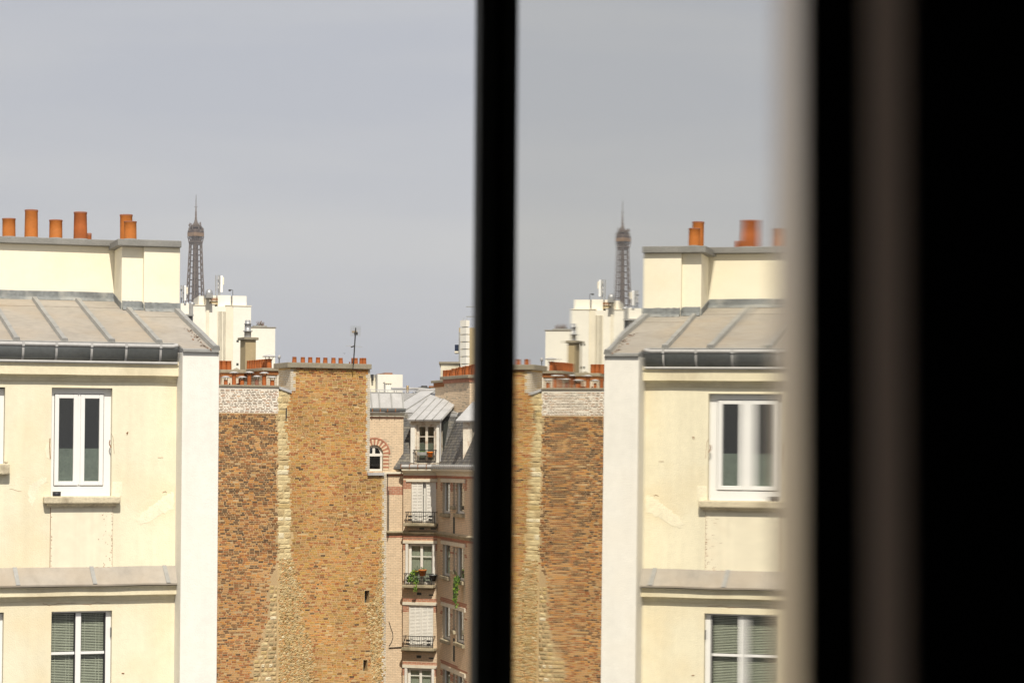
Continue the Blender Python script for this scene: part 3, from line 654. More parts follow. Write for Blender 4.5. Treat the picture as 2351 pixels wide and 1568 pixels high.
# coursed stones at the foot of the seam
z = zlow; row = 0
while z < Z(620, 1352):
    h = .185 * random.uniform(.9, 1.1); a, e = xL(z + h / 2) + .03, B.cu(636, 1450); u = a
    while u < e - .06:
        w = min(random.choice((.17, .25, .33)) * random.uniform(.9, 1.1), e - u)
        if e - u - w < .08: w = e - u
        stone(MB(), B, u + .012, u + w - .012, z + .014, z + h - .012, random.uniform(.02, .045), 0, 4).build('stone', random.choices(STN, [18, 10, 16, 34, 8, 24])[0], wr, fix=False)
        u += w
    z += h
# rubble fill
def rubble(name, lo, hi, z0, z1, parent, s=(.055, .13)):
    mb = MB(); z = z0
    while z < z1:
        u = lo(z) + random.uniform(-.05, .05)
        while u < hi(z) - .02:
            w, h = random.uniform(*s) * 1.25, random.uniform(*s) * .8
            stone(mb, B, u, u + w, z + random.uniform(-.04, .04), z + h, random.uniform(.012, .038), random.choices(range(9), [9, 2, 20, 16, 12, 34, 20, 18, 10])[0], 3)
            u += w * .86
        z += (s[0] + s[1]) / 2 * .66
    return mb.build(name, STN + [BM['tan'], BM['pinktan'], BM['olive']], parent, kind='stuff', fix=False)
rubble('rubble', lambda z: B.cu(640, 1400), lambda z: xR(z) + random.uniform(-.05, .15), zlow, Z(650, 1283), wr)
rubble('rubble', lambda z: xQ(z) - random.uniform(0, .12), lambda z: B.cu(882, 1400), zlow, Z(880, 1240), wr)
# copings
cp = MB().box(B, B.cu(660, 840, .14), B.cu(853.5, 840, .14), -1.5, .15, zT, Z(755, 834)).build('coping', M['capstone'], BT, bevel=.02)
MB().box(B, u380, uA + .03, -.6, .06, zW - .01, zW + .075).build('coping', M['capstone'], BT, bevel=.015)
MB().hexa([B.p(u, n, z_) for u, n, z_ in ((uA + .0, .08, Z(645, 893)), (uB_ + .03, .08, Z(669, 903)), (uB_ + .03, -.6, Z(669, 903)), (uA, -.6, Z(645, 893)), (uA, .08, Z(645, 887)), (uB_ + .03, .08, Z(669, 896)), (uB_ + .03, -.6, Z(669, 896)), (uA, -.6, Z(645, 887)))]).build('zinc_flashing', M['zinc_l'], BT)
MB().box(B, B.cu(845, 1085, .1), B.cu(882, 1085, .1), -.3, .12, zS - .06, zS + .06).build('zinc_sill', M['zinc_l'], BT)
for px, y0, y1 in ((655.5, 937, 960),): MB().bar(B.p(B.cu(px, y0), .1, Z(px, y1)), B.p(B.cu(px, y0), .1, Z(px, y0)), .05, .03).build('iron_tie', M['dark_metal'], wm)
# pots on the tall stack (crown coping) and on the low wall
def add_pot(parent, fr, K, x0, x1, y0, ybase, n, m='terra', taper=.82, z0=None, cap=None, bulge=False):
    u0, zt = fr.uz(*K(x0, y0), n); u1, _ = fr.uz(*K(x1, y0), n); r = (u1 - u0) / 2; c = fr.p((u0 + u1) / 2, n, z0 if z0 is not None else fr.uz(*K(x0, ybase), n)[1])
    h = zt - c.z; mb = MB()
    if bulge: mb.lathe(c, [(r, 0), (r, h * .5), (r * .95, h * .7), (r * .7, h * .85), (r * .75, h), (r * .6, h), (r * .5, h * .5), (.001, h * .45)], 16)
    else: pot(mb, c, r, h, taper, k=16)
    o = mb.build('chimney_pot', M[m], parent); o.rotation_euler = (random.uniform(-.03, .03), random.uniform(-.03, .03), 0)
    if cap:
        zc = fr.uz(*K(x0, cap), n)[1]; cc = Vector((c.x, c.y, 0)); rr = r * 2.25
        MB().lathe(cc, [(.001, zc + .06), (rr * .55, zc + .045), (rr, zc), (rr * .98, zc - .012), (.001, zc + .02)], 14).build('rain_cap', M['zinc_l'], o)
        lg = MB()
        for q in range(3):
            a = q * 2.1 + .5; lg.bar(cc + Vector((math.cos(a) * r * .8, math.sin(a) * r * .8, zt - .02)), cc + Vector((math.cos(a) * r * 1.25, math.sin(a) * r * 1.25, zc + .01)), .02)
        lg.build('cap_legs', M['dark_metal'], o)
    return o
zc_ = Z(755, 834)
for x in (238, 357, 462, 569, 671, 786, 888): add_pot(cp, B, K5, x - 31, x + 31, 590 + .023 * (x - 200), 0, -.25, 'terra', .86, zc_ - .02)
for x0, x1, n in ((1037, 1090, -.75), (1070, 1126, -.3), (1150, 1200, -.8), (1187, 1245, -.3)): add_pot(cp, B, K5, x0, x1, 607, 0, n, 'terra', .9, zc_ - .02)
add_pot(cp, B, K5, 1003, 1022, 660, 0, -.5, 'terra_b', .9, zc_ - .02)
for x0, x1, y0, n, m, cap, bul in ((207, 283, 1275, -.25, 'terra', 1225, 0), (368, 446, 1178, -.25, 'terra', 1138, 0), (494, 530, 1250, -.45, 'terra', None, 0), (522, 602, 1258, -.2, 'terra', 1228, 1), (664, 743, 1180, -.25, 'terra', 1135, 0), (814, 889, 1275, -.25, 'terra_b', 1215, 0),
        (956, 1038, 1187, -.25, 'terra', 1147, 0), (1115, 1198, 1285, -.25, 'terra', 1235, 0), (303, 336, 1340, -.45, 'terra', None, 0), (450, 492, 1345, -.45, 'terra_b', None, 0), (70, 138, 1200, -.3, 'terra', None, 0)):
    add_pot(BT, B, KR3, x0, x1, y0, 0, n, m, .95, zW + .06, cap, bul)

# ================================================================== chimney stacks behind the low wall
def stack(name, label, px0, Y, rot, w, depth, y_cap0, y_cap1, ybase, body, pots, cap_over=.13, band=None, group=None, capm='capstone', pot_h=.42, pot_r=.12, nrow=1):
    fr = frame(px0, Y, rot); zc0, zc1 = fr.cz(px0, y_cap1), fr.cz(px0, y_cap0); zb = fr.cz(px0, ybase)
    t = thing(name, label, 'chimney', fr.p(w / 2, -depth / 2, zb - 3), group)
    MB().box(fr, 0, w, -depth, 0, zb - 4, zc0 - .0).build('shaft', M[body] if body in M else BM[body], t)
    if band: MB().box(fr, -.05, w + .05, -depth - .05, .05, zc0 - .17, zc0 - .002).build('brick_band', BM[band], t)
    MB().box(fr, -cap_over, w + cap_over, -depth - cap_over, cap_over, zc0, zc1).build('cap', M[capm], t, bevel=.02)
    for k in range(pots):
        c = fr.p(w * .5, -.2 - (depth - .3) * k / max(pots - 1, 1), zc1 - .02)
        pot(MB(), c, pot_r, pot_h + .02, .93, k=14).build('chimney_pot', M['terra'], t)
    return t, fr, zc0, zc1
def pale_courses(t, fr, u0, u1, z0, z1, side=None, rot=0, limit=80, nm='brick', pal='pale', Lb=.222):
    f = Fr(fr.p(0, 0, 0), fr.u, fr.n) if side is None else Fr(fr.p(0, 0, 0), -fr.n, -fr.u)
    q = Courses(f, rot, {pal: BM[pal]}, t, nm, limit); z, i = z0, 0
    while z < z1 - .06:
        q.row(z, CH - .009, u0, u1, lambda u, z: pal, (.003, .007), (Lb, .105), 0.06, .009, start=-.11 * (i % 2), jit=.001); z += CH; i += 1
    q.flush()
BC['pale'] ; BM['ivory'] = mat('brick_ivory', (0.74, 0.575, 0.40), 0.85, 0.10, 5, 0.07, 40, 0.3, 50)
M['grey_joint'] = mat('grey_joint', (0.53, 0.43, 0.31), 0.95, 0.1, 4)
t, fr, a0, a1 = stack('chimney_stack', 'brick chimney stack with row of pots along its side, right of the flue chimney', 605, 102, 30, .66, 2.55, 844.5, 851.5, 885, 'grey_joint', 9, band='redbrown')
pale_courses(t, fr, .0, .66, a0 - 1.1, a0 - .16, None, 30, 30); pale_courses(t, fr, .0, 2.55, a0 - 1.1, a0 - .16, 1, 120, 60)
c = fr.p(.33, -.2, a1 + .36); MB().lathe(Vector((c.x, c.y, 0)), [(.001, c.z + .26), (.2, c.z + .22), (.33, c.z + .16), (.32, c.z + .15), (.001, c.z + .2)], 14).build('rain_cap', M['zinc_l'], t)
lgm = MB()
for q in range(4): lgm.bar(c + Vector((math.cos(q * 1.57) * .11, math.sin(q * 1.57) * .11, -.03)), c + Vector((math.cos(q * 1.57) * .2, math.sin(q * 1.57) * .2, .18)), .02)
lgm.build('cap_legs', M['dark_metal'], t)
t, fr, a0, a1 = stack('chimney_stack', 'brick chimney stack with three pots, partly hidden behind the white end pier', 509, 102, 24, .95, 1.5, 848.5, 856, 885, 'grey_joint', 0, band='redbrown')
for q in (.0, .24, .48): pot(MB(), fr.p(q - .1, -.3, a1 - .02), .13, .43, .95, k=14).build('chimney_pot', M['terra'], t)
pale_courses(t, fr, .0, .95, a0 - 1.1, a0 - .16, None, 24, 30)
M['tan_render'] = mat('tan_render', (0.43, 0.34, 0.20), 0.95, 0.06, 2, 0.05, 14, 0.3, 50)
t, fr, a0, a1 = stack('chimney_stack', 'plain tan rendered chimney carrying a shiny steel flue pipe', 561.5, 125, 30, .62, .72, 774, 780, 880, 'tan_render', 0, cap_over=.12)
c = fr.p(.26, -.3, a1); zt = fr.cz(566, 735, -.3); hh = zt - c.z; print('flue', hh)
MB().lathe(c, [(.19, 0), (.19, hh * .36), (.27, hh * .34), (.27, hh * .38), (.18, hh * .4), (.17, hh * .75), (.19, hh * .76), (.19, hh * .81), (.16, hh * .83), (.145, hh), (.13, hh), (.001, hh * .9)], 16).build('flue_pipe', M['steel'], t)
# small zinc roof vent between the stacks
vt = thing('roof_vent', 'little weathered louvred vent with pointed cap between the brick stacks', 'vent', at(543, 880, 104)); c = at(543, 880, 104)
MB().box(Fr(c, Vector((1, 0, 0)), Vector((0, -1, 0))), -.28, .28, -.28, .28, -.4, .42).build('vent_body', M['zinc_l'], vt)
pts = [c + Vector((x, y, .46)) for x, y in ((-.42, -.42), (.42, -.42), (.42, .42), (-.42, .42))]; MB().add(pts + [c + Vector((0, 0, .72))], [(0, 1, 4), (1, 2, 4), (2, 3, 4), (3, 0, 4), (3, 2, 1, 0)]).build('vent_cap', M['capstone'], vt)
# white gable behind
def block(name, label, cat, px0, px1, ytop, Y, rot, depth, m, zb=0.0, group=None):
    fr = frame(px0, Y, rot); u1 = fr.cu(px1, ytop); z1 = fr.cz((px0 + px1) / 2, ytop)
    t = thing(name, label, cat, fr.p(u1 / 2, -depth / 2, zb), group)
    MB().box(fr, 0, u1, -depth, 0, zb, z1).build('wall', M[m] if isinstance(m, str) else m, t)
    return t, fr, u1, z1
M['white_far'] = mat('white_render', (0.84, 0.80, 0.70), 0.9, 0.04, .6, 0.03, 5)
M['cream_far'] = mat('cream_render', (0.80, 0.73, 0.58), 0.9, 0.04, .8, 0.03, 4)
t, fr, u1, z1 = block('gable_house', 'low white rendered gable wall between the brick stack and the tall brick wall', 'house', 622, 690, 852.5, 112, 27, 6, 'white_far')
MB().box(fr, -.05, u1, -6, .06, z1, z1 + .07).build('roof_edge', M['capstone'], t)
ms = thing('antenna_mast', 'thin roof mast rising above the low white gable wall', 'antenna', at(641, 853, 113))
MB().tube([at(641, 856, 113), at(641, 822, 113)], .03, 6).build('pole', M['zinc_d'], ms); MB().lathe(at(641, 824, 113), [(.001, 0), (.07, .02), (.07, .16), (.001, .2)], 8).build('finial', M['zinc_l'], ms)
# ================================================================== ivory brick apartment building at the end of the view
K7 = lambda x, y: (838.7 + .1757 * x, 1071.3 + .1757 * y)
K8 = lambda x, y: (838.7 + .1605 * x, 1316.2 + .1605 * y)
K9 = lambda x, y: (838.7 + .11714 * x, 857.1 + .11714 * y)
K10 = lambda x, y: (918.3 + .11714 * x, 918.3 + .11714 * y)
FA = frame(926, 104, 17); FB = frame(926, 103.7, -20)
AP = thing('apartment_building', 'ivory brick apartment building with red bands, balconies and a zinc and slate mansard roof', 'building', FB.p(2, -5, 0))
bw = FB.cu(1004, 1200); FC = Fr(FB.p(bw, 0, 0), Vector((.232, -.973, 0)), Vector((-.973, -.232, 0))); CROT = math.degrees(math.atan2(-.973, .232))
CW = 9.0; FD = Fr(FC.p(CW, 0, 0), FB.u, FB.n)
BM['redband'] = mat('brick_redband', (0.45, 0.20, 0.125), 0.85, 0.15, 5, 0.1, 40, 0.3, 50)
M['lintel'] = mat('painted_steel_lintel', (0.74, 0.69, 0.56), 0.6, 0.06, 3, dirt=(.45, .3, .18), ds=3, damt=.4)
M['slab'] = mat('mossy_stone_slab', (0.40, 0.34, 0.23), 0.95, 0.15, 3, 0.12, 20, 0.4, 30, dirt=(0.12, 0.11, 0.06), ds=2.5, damt=0.7)
M['slate'] = mat('slate', (0.13, 0.125, 0.12), 0.7, 0.2, 2.5, 0.15, 12, 0.3, 20); M['slate2'] = mat('slate_pale', (0.19, 0.175, 0.15), 0.7, 0.2, 2.5, 0.15, 12, 0.3, 20)
def za(py, px=905): return FA.cz(px, py)
def zb_(py, px=965): return FB.cz(px, py)
# ---- A: left facet with the arched window
ua0 = FA.cu(780, 1000); acx, acz = FA.uz(859.4, 1042); ri = FA.cu(879.4, 1042) - acx; ro = FA.cu(896, 1042) - acx; zwb = za(1081, 862)
ztA = za(951)
wa = wall(FA, 'wall', ua0, 0.0, 0, ztA, [(acx - ri, acx + ri, zwb, acz + ri)], .22, M['grey_joint'], AP, nback=-9)
for sgn in (-1, 1):
    pts = [(acx + sgn * ri, acz + ri), (acx + sgn * ri, acz)] + [(acx + sgn * ri * math.cos(a), acz + ri * math.sin(a)) for a in [math.pi / 2 * k / 8 for k in range(1, 9)]]
    MB().poly(FA, pts, -.22, -.001).build('spandrel', M['grey_joint'], wa)
def in_arch(u, z): return (abs(u - acx) < ri + .02 and zwb - .02 < z < acz) or (math.hypot(u - acx, z - acz) < ro and z >= acz) or (acz - .75 < z < acz and abs(u - acx) < ro - .05)
ca = Courses(FA, 17, {'ivory': BM['ivory'], 'redband': BM['redband']}, wa, limit=150)
zr1 = (za(1127), za(1116)); zr2 = (za(1135), za(1130))
z, i = za(1610), 0
while z < ztA - .06:
    pk = 'redband' if (zr1[0] < z + .03 < zr1[1] or zr2[0] < z + .03 < zr2[1]) else 'ivory'
    u = ua0 if z > za(1100) else FA.cu(880, 1300)
    u += -.115 * (i % 2)
    while u < -.01:
        a, b = u, min(u + .222, -.004)
        if b - a > .05 and not any(in_arch(x, z + .03) for x in (a, (a + b) / 2, b)): ca.b.append((a, b, z, CH - .009, random.uniform(.003, .007), pk))
        u += .231
    z += CH; i += 1
ca.flush()
for k in range(21):   # voussoirs and jamb blocks
    a0, a1 = math.pi * k / 21, math.pi * (k + .9) / 21
    pts = [(acx + r * math.cos(a), acz + r * math.sin(a)) for r, a in ((ri + .005, a0), (ro - .07, a0), (ro - .07, a1), (ri + .005, a1))]
    MB().poly(FA, pts, -.02, .012 + .003 * (k % 2)).build('voussoir', BM['redband' if k % 2 == 0 else 'ivory'], wa)
hd = MB()
for k in range(20):
    a0, a1 = math.pi * k / 20, math.pi * (k + 1) / 20; hd.poly(FA, [(acx + r * math.cos(a), acz + r * math.sin(a)) for r, a in ((ro - .065, a0), (ro, a0), (ro, a1), (ro - .065, a1))], -.02, .03)
hd.build('arch_moulding', BM['redband'], wa)
for k in range(9): MB().box(FA, acx + ri + .005, acx + ro - .1 + .04 * (k % 2), -.02, .012, acz - .08 * (k + 1), acz - .08 * k - .01).build('jamb_brick', BM['redband' if k % 2 else 'ivory'], wa)
NF = -.12
aw = MB(); ring(aw, FA, acx - ri + .01, acx + ri - .01, zwb, acz - .02, .09, NF - .05, NF); aw.box(FA, acx - ri, acx + ri, NF - .05, NF + .02, acz - .1, acz + .02); aw.box(FA, acx - .06, acx + .06, NF - .05, NF + .01, acz, acz + ri - .02)
for k in range(10):
    a0, a1 = math.pi * k / 10, math.pi * (k + 1) / 10; aw.poly(FA, [(acx + r * math.cos(a), acz + r * math.sin(a)) for r, a in ((ri - .1, a0), (ri, a0), (ri, a1), (ri - .1, a1))], NF - .05, NF)
o = aw.build('arched_window', M['white_paint'], AP)
MB().box(FA, acx - ri + .05, acx + ri - .05, NF - .03, NF - .025, zwb + .05, acz + ri - .05).build('pane', M['glass'], o)
room_box(FA, AP, acx - ri, acx + ri, zwb, acz + ri, -.25, 1.5)
# A cornice, gutter and steep zinc above
def band(fr, name, u0, u1, y0, y1, px, n, m, parent, n0=-.05, bev=0.0): return MB().box(fr, u0, u1, n0, n, fr.cz(px, y1), fr.cz(px, y0)).build(name, m, parent, bevel=bev)
band(FA, 'cornice_band', ua0, .02, 951, 956.5, 890, .10, M['lintel'], AP); band(FA, 'red_band', ua0, .0, 956.6, 959.5, 890, .04, BM['redband'], AP)
band(FA, 'cornice_band', ua0, .04, 946.5, 950.9, 890, .17, M['lintel'], AP)
gA = MB().tube([FA.p(ua0, .22, za(941.5)), FA.p(.03, .22, za(941.5))], .085, 10).build('gutter', M['zinc_d'], AP)
MB().tube([FA.p(ua0, .30, za(938.3)), FA.p(.05, .30, za(938.3))], .022, 6).build('gutter_lip', M['zinc_b'], gA)
for px in (855, 873, 890, 908): u = FA.cu(px, 940, .3); MB().box(FA, u - .02, u + .02, .2, .318, za(946), za(938)).build('gutter_bracket', M['rust'], gA)
z0, z1 = za(936.5), za(904, 890); zt = za(900)
TA = Fr(FA.p(0, .05, z0), FA.u, (FA.n + Vector((0, 0, .35))).normalized(), (Vector((0, 0, 1)) - FA.n * .35).normalized()); hs = (z1 - z0) * 1.09
ub = [ua0, FA.cu(853, 920), FA.cu(871.5, 920), FA.cu(899.5, 920), -.02]
rA = MB().box(TA, ua0, 0, -.1, -.01, 0, hs).build('upper_roof', M['zinc_l'], AP)
for a, b in zip(ub[:-1], ub[1:]): MB().box(TA, a + .03, b - .03, -.01, .004, .0, hs - .08).build('zinc_panel', M['zinc_l'], rA)
for a in ub[1:]: MB().box(TA, a - .03, a + .03, -.01, .05, -.02, hs).build('roof_batten', M['zinc_b'], rA)
MB().box(FA, ua0, .05, -1.6, -.26, z1 - .02, za(899.5, 890)).build('ridge_cap', M['zinc_b'], rA)
# ---- B: the centre facet with french windows
OB = []
for (K, x0, x1, y0, y1) in ((K7, 600, 922, 196, 733), (K7, 558, 888, 1004, 1536), (K8, 622, 972, 452, 1052), (K8, 598, 958, 1350, 1700)):
    ym = (y0 + y1) / 2; OB.append((FB.uz(*K(x0, ym))[0], FB.uz(*K(x1, ym))[0], FB.uz(*K((x0 + x1) / 2, y1))[1], FB.uz(*K((x0 + x1) / 2, y0))[1]))
ztB = zb_(1074)
wb = wall(FB, 'wall', 0, bw, 0, ztB, OB, .20, M['grey_joint'], AP, nback=-9)
cb = Courses(FB, -20, {'ivory': BM['ivory'], 'redband': BM['redband']}, wb, limit=150)
lint = [(933, 1006.5, 1100, 1105.8), (925.7, 1006.5, 1241.7, 1247.3), (925, 1006, 1382, 1388.7), (924.6, 1006, 1525.6, 1533)]
reds = []
for a, b, y0, y1 in lint: reds += [(zb_(y0), zb_(y0 - 6.5)), ]
def red_at(u, z):
    if any(r0 < z + .03 < r1 for r0, r1 in reds): return True
    return any(o[3] - .35 < z < o[3] and (o[0] - .42 < u < o[0] + .02 or o[1] - .02 < u < o[1] + .42) for o in OB)
z, i = zb_(1610), 0
while z < ztB - .05:
    segs = [(.0, bw)]
    for o in OB:
        if o[2] - .05 < z + .03 < o[3] + .0: segs = [(0, o[0]), (o[1], bw)]
    for a_, b_ in segs:
        u = a_ - .115 * (i % 2)
        while u < b_ - .02:
            a, b = max(u, a_) + .002, min(u + .222, b_ - .002)
            if b - a > .04: cb.b.append((a, b, z, CH - .009, random.uniform(.003, .007), 'redband' if red_at((a + b) / 2, z) else 'ivory'))
            u += .231
    z += CH; i += 1
cb.flush()
for px0, px1, y0, y1 in lint: MB().box(FB, max(FB.cu(px0, y0), .005), FB.cu(px1, y0) - .0, -.02, .05, zb_(y1), zb_(y0)).build('lintel', M['lintel'], wb)
def louvre_shutter(fr, parent, u0, u1, z0, z1, n, nslat=26):
    o = ring(MB(), fr, u0, u1, z0, z1, .045, n - .03, n).build('shutter', M['white_paint'], parent)
    MB().box(fr, (u0 + u1) / 2 - .025, (u0 + u1) / 2 + .025, n - .028, n - .001, z0, z1).build('shutter_stile', M['white_paint'], o)
    mb = MB(); h = (z1 - z0 - .1) / nslat
    for k in range(nslat):
        z = z0 + .05 + k * h
        for a, b in ((u0 + .045, (u0 + u1) / 2 - .025), ((u0 + u1) / 2 + .025, u1 - .045)):
            mb.hexa([fr.p(u, n - d, zz) for d, zz in ((.006, z), (.026, z + h * .55)) for u in (a, b) for _ in (0,)][0:0] or [fr.p(a, n - .004, z), fr.p(b, n - .004, z), fr.p(b, n - .026, z + h * .5), fr.p(a, n - .026, z + h * .5), fr.p(a, n - .004, z + h * .3), fr.p(b, n - .004, z + h * .3), fr.p(b, n - .026, z + h * .8), fr.p(a, n - .026, z + h * .8)])
    mb.build('louvres', M['white_paint'], o, kind='stuff')
    MB().box(fr, u0 + .02, u1 - .02, n - .034, n - .03, z0, z1).build('shutter_back', M['white_paint'], o)
def french(fr, parent, o, n=-.14, m='white_paint', curtain=True, split=.62, zbot=None):
    a, b, c, d = o
    w = ring(MB(), fr, a, b, c, d, .06, n - .05, n).build('french_window', M[m], parent)
    mid = (a + b) / 2; zs = c + (d - c) * .68
    for x0, x1 in ((a + .06, mid), (mid, b - .06)):
        s = ring(MB(), fr, x0 + .002, x1 - .002, c + .06, d - .06, .055, n - .04, n + .012).build('sash', M[m], w)
        MB().box(fr, x0 + .05, x1 - .05, n - .03, n + .006, zs - .018, zs + .018).build('glazing_bar', M[m], s)
        MB().box(fr, x0 + .05, x1 - .05, n - .02, n - .014, c + .1, d - .1).build('pane', M['glass'], s)
        if curtain:
            mb = MB(); kk = 22; vs = []; 
            for q in range(kk + 1):
                u = x0 + .05 + (x1 - x0 - .1) * q / kk; dn = .02 * math.sin(q * 2.3) + .01 * math.sin(q * 5.1); vs += [fr.p(u, n - .09 + dn, c + .05), fr.p(u, n - .09 + dn * .7, d - .08)]
            mb.add(vs, [(2 * q, 2 * q + 2, 2 * q + 3, 2 * q + 1) for q in range(kk)], 0, True); mb.build('curtain', M['curtain'], parent, fix=False)
    room_box(fr, parent, a, b, c, d, n - .1, 1.5); return w
def balcony(fr, parent, u0, u1, zs, zr_, n1=.28, panels=True, slab=True, px=965, thick=.13):
    if slab: sb = MB().box(fr, u0 - .1, u1 + .1, -.05, n1 + .1, zs - thick, zs).build('balcony_slab', M['slab'], parent, bevel=.02); MB().box(fr, u0 - .02, u1 + .02, -.05, n1 * .6, zs - thick - .08, zs - thick + .001).build('slab_moulding', M['slab'], sb)
    r = MB(); r.bar(fr.p(u0 - .05, n1, zr_), fr.p(u1 + .05, n1, zr_), .035, .03); r.bar(fr.p(u0, 0, zr_), fr.p(u0, n1, zr_), .03); r.bar(fr.p(u1, 0, zr_), fr.p(u1, n1, zr_), .03)
    o = r.build('railing', M['dark_metal'], parent)
    MB().bar(fr.p(u0, n1, zs + .05), fr.p(u1, n1, zs + .05), .022).build('bottom_rail', M['dark_metal'], o); MB().bar(fr.p(u0, n1, zs + (zr_ - zs) * .62), fr.p(u1, n1, zs + (zr_ - zs) * .62), .014).build('middle_rail', M['dark_metal'], o)
    nb = 13
    for k in range(nb + 1): u = u0 + (u1 - u0) * k / nb; MB().bar(fr.p(u, n1, zs), fr.p(u, n1, zr_), .014 if k not in (0, nb) else .03).build('baluster', M['dark_metal'], o)
    if panels:
        for f in (.14, .86):
            for h0, h1 in ((.22, .40), (.52, .70)): u = u0 + (u1 - u0) * f; MB().box(fr, u - .09, u + .09, n1 - .01, n1 + .012, zs + (zr_ - zs) * h0, zs + (zr_ - zs) * h1).build('cast_panel', M['dark_metal'], o)
        for dz in (.45, .75):
            pts = [fr.p(u0 + (u1 - u0) * (.24 + .52 * q / 10), n1 + .01, zs + (zr_ - zs) * (dz - .16 * math.sin(math.pi * q / 10))) for q in range(11)]; MB().tube(pts, .011, 5).build('scroll_bar', M['dark_metal'], o)
    return o
o1, o2, o3, o4 = OB
for (w, nsl) in ((o1, 26), (o3, 28)):
    a, b, c, d = w; m_ = (a + b) / 2
    if w is o1: gaps = ((a + .01, a + (b - a) * .46), (a + (b - a) * .60, b - .01))
    else: gaps = ((a + .005, m_ - .005), (m_ + .005, b - .005))
    french(FB, AP, w, -.17, curtain=False)
    for x0, x1 in gaps: louvre_shutter(FB, AP, x0, x1, c + .02, d - .01, -.03, nsl)
for w in (o2, o4):
    french(FB, AP, w, -.13)
    for u in (w[0], w[1]): 
        s = MB().box(FB, u - .10 if u == w[0] else u - .01, u + .01 if u == w[0] else u + .10, -.02, .06, w[2] + .02, w[3] - .02).build('folded_shutter', M['white_paint'], AP)
zsl = [o1[2], o2[2], o3[2]]
for k, (w, zr_) in enumerate(((o1, zb_(1175)), (o2, zb_(1316)), (o3, zb_(1459)))): balcony(FB, AP, FB.cu((938, 935, 934)[k], 1180), FB.cu((1003, 997, 1000)[k], 1180), w[2] - .01, zr_)
for px0, px1, y0, y1 in ((963, 974, 1210, 1215), (989, 1001, 1210, 1214.5), (957.5, 967.5, 1359.5, 1365.5), (985, 995, 1363.5, 1366.5), (956.5, 967, 1504, 1510), (985, 995, 1508, 1511)):
    MB().box(FB, FB.cu(px0, y0), FB.cu(px1, y0), -.02, .009, zb_(y1), zb_(y0)).build('vent_brick', M['room'], wb)
# string course running over A, B and C
SZ = zb_(1223)
def bands(fr, u0, u1, dz=0):
    MB().sweep(fr, [(-.03, SZ - .12), (.05, SZ - .12), (.07, SZ - .05), (.15, SZ), (.15, SZ + .05), (-.03, SZ + .11)], u0, u1).build('string_course', M['slab'], AP)
    MB().box(fr, u0, u1, -.03, .022, SZ - .22, SZ - .121).build('red_band', BM['redband'], AP)
bands(FA, FA.cu(882, 1223), 0.0); bands(FB, .012, bw); bands(FC, .0, CW)
# eaves cornice + gutter along B and C
def eaves(fr, u0, u1, zc):
    MB().sweep(fr, [(-.03, zc - .30), (.04, zc - .30), (.06, zc - .2), (.16, zc - .12), (.26, zc - .08), (.26, zc), (-.03, zc + .02)], u0, u1).build('eaves_cornice', M['lintel'], AP)
    MB().box(fr, u0, u1, -.03, .03, zc - .40, zc - .301).build('red_band', BM['redband'], AP)
    g = MB().tube([fr.p(u0, .24, zc + .10), fr.p(u1, .24, zc + .10)], .09, 10).build('gutter', M['zinc_l'], AP)
    k = int((u1 - u0) / .4)
    for q in range(k + 1): u = u0 + (u1 - u0) * q / k; MB().box(fr, u - .012, u + .012, .13, .345, zc + .005, zc + .2).build('gutter_bracket', M['rust' if fr is FB else 'zinc_b'], g)
zE = zb_(1076); eaves(FB, .02, bw, zE); eaves(FC, .0, CW, zE)
band(FA, 'cornice_band', FA.cu(878, 1086), 0, 1083, 1087.5, 905, .14, M['lintel'], AP); band(FA, 'red_band', FA.cu(880, 1090), 0, 1087.6, 1091.5, 905, .03, BM['redband'], AP)
# ---- slate mansard over B and C
zM = zb_(948) ; hM = zM - zE
def mansard(fr, u0, u1, skip, rot, ind=.42):
    v = (Vector((0, 0, 1)) - fr.n * ind); Ls = hM * v.length; T = Fr(fr.p(0, .0, zE + .05), fr.u, (fr.n + Vector((0, 0, ind))).normalized(), v.normalized())
    s = MB().box(T, u0, u1, -.3, -.005, -.05, Ls).build('mansard_slope', M['slate'], AP)
    mb = MB(); z, i = 0.02, 0; n = 0; me = [MB().add([(-.5, 0, 0), (.5, 0, 0), (.5, 0, 1), (-.5, 0, 1), (-.5, -1, 0), (.5, -1, 0), (.5, -.25, 1), (-.5, -.25, 1)], [(4, 5, 6, 7), (0, 1, 5, 4), (1, 2, 6, 5), (2, 3, 7, 6), (3, 0, 4, 7)]).mesh('slate', M[k], Vector((0, 0, 0))) for k in ('slate', 'slate2')]
    rotm = Matrix((T.u, -T.n, T.z)).transposed().to_euler()
    while z < Ls - .05:
        u = u0 - .11 * (i % 2)
        while u < u1:
            a, b = max(u, u0), min(u + .215, u1)
            if b - a > .05 and not any(x0 < (a + b) / 2 < x1 for x0, x1 in skip):
                q = random.random() < .4
                if n < 150: o = inst('slate', me[q], T.p((a + b) / 2, -.004, z), s); o.rotation_euler = rotm; o.scale = (b - a - .004, .014 + random.uniform(0, .006), .135); n += 1
                else: mb.hexa([T.p(x, y, zz) for x, y, zz in ((a, .012, z), (b - .004, .012, z), (b - .004, -.004, z), (a, -.004, z), (a, .003, z + .132), (b - .004, .003, z + .132), (b - .004, -.004, z + .132), (a, -.004, z + .132))], q)
            u += .222
        z += .135; i += 1
    if mb.f: mb.build('slate', [M['slate'], M['slate2']], s, kind='stuff', fix=False)
    return T, Ls
du0, du1 = FB.cu(942, 1010, .0), FB.cu(1009, 1010, .0)
mansard(FB, -.75, bw + .5, [(du0 + .05, du1 - .05)], -20)
mansard(FC, -.4, CW, [], CROT, .42)
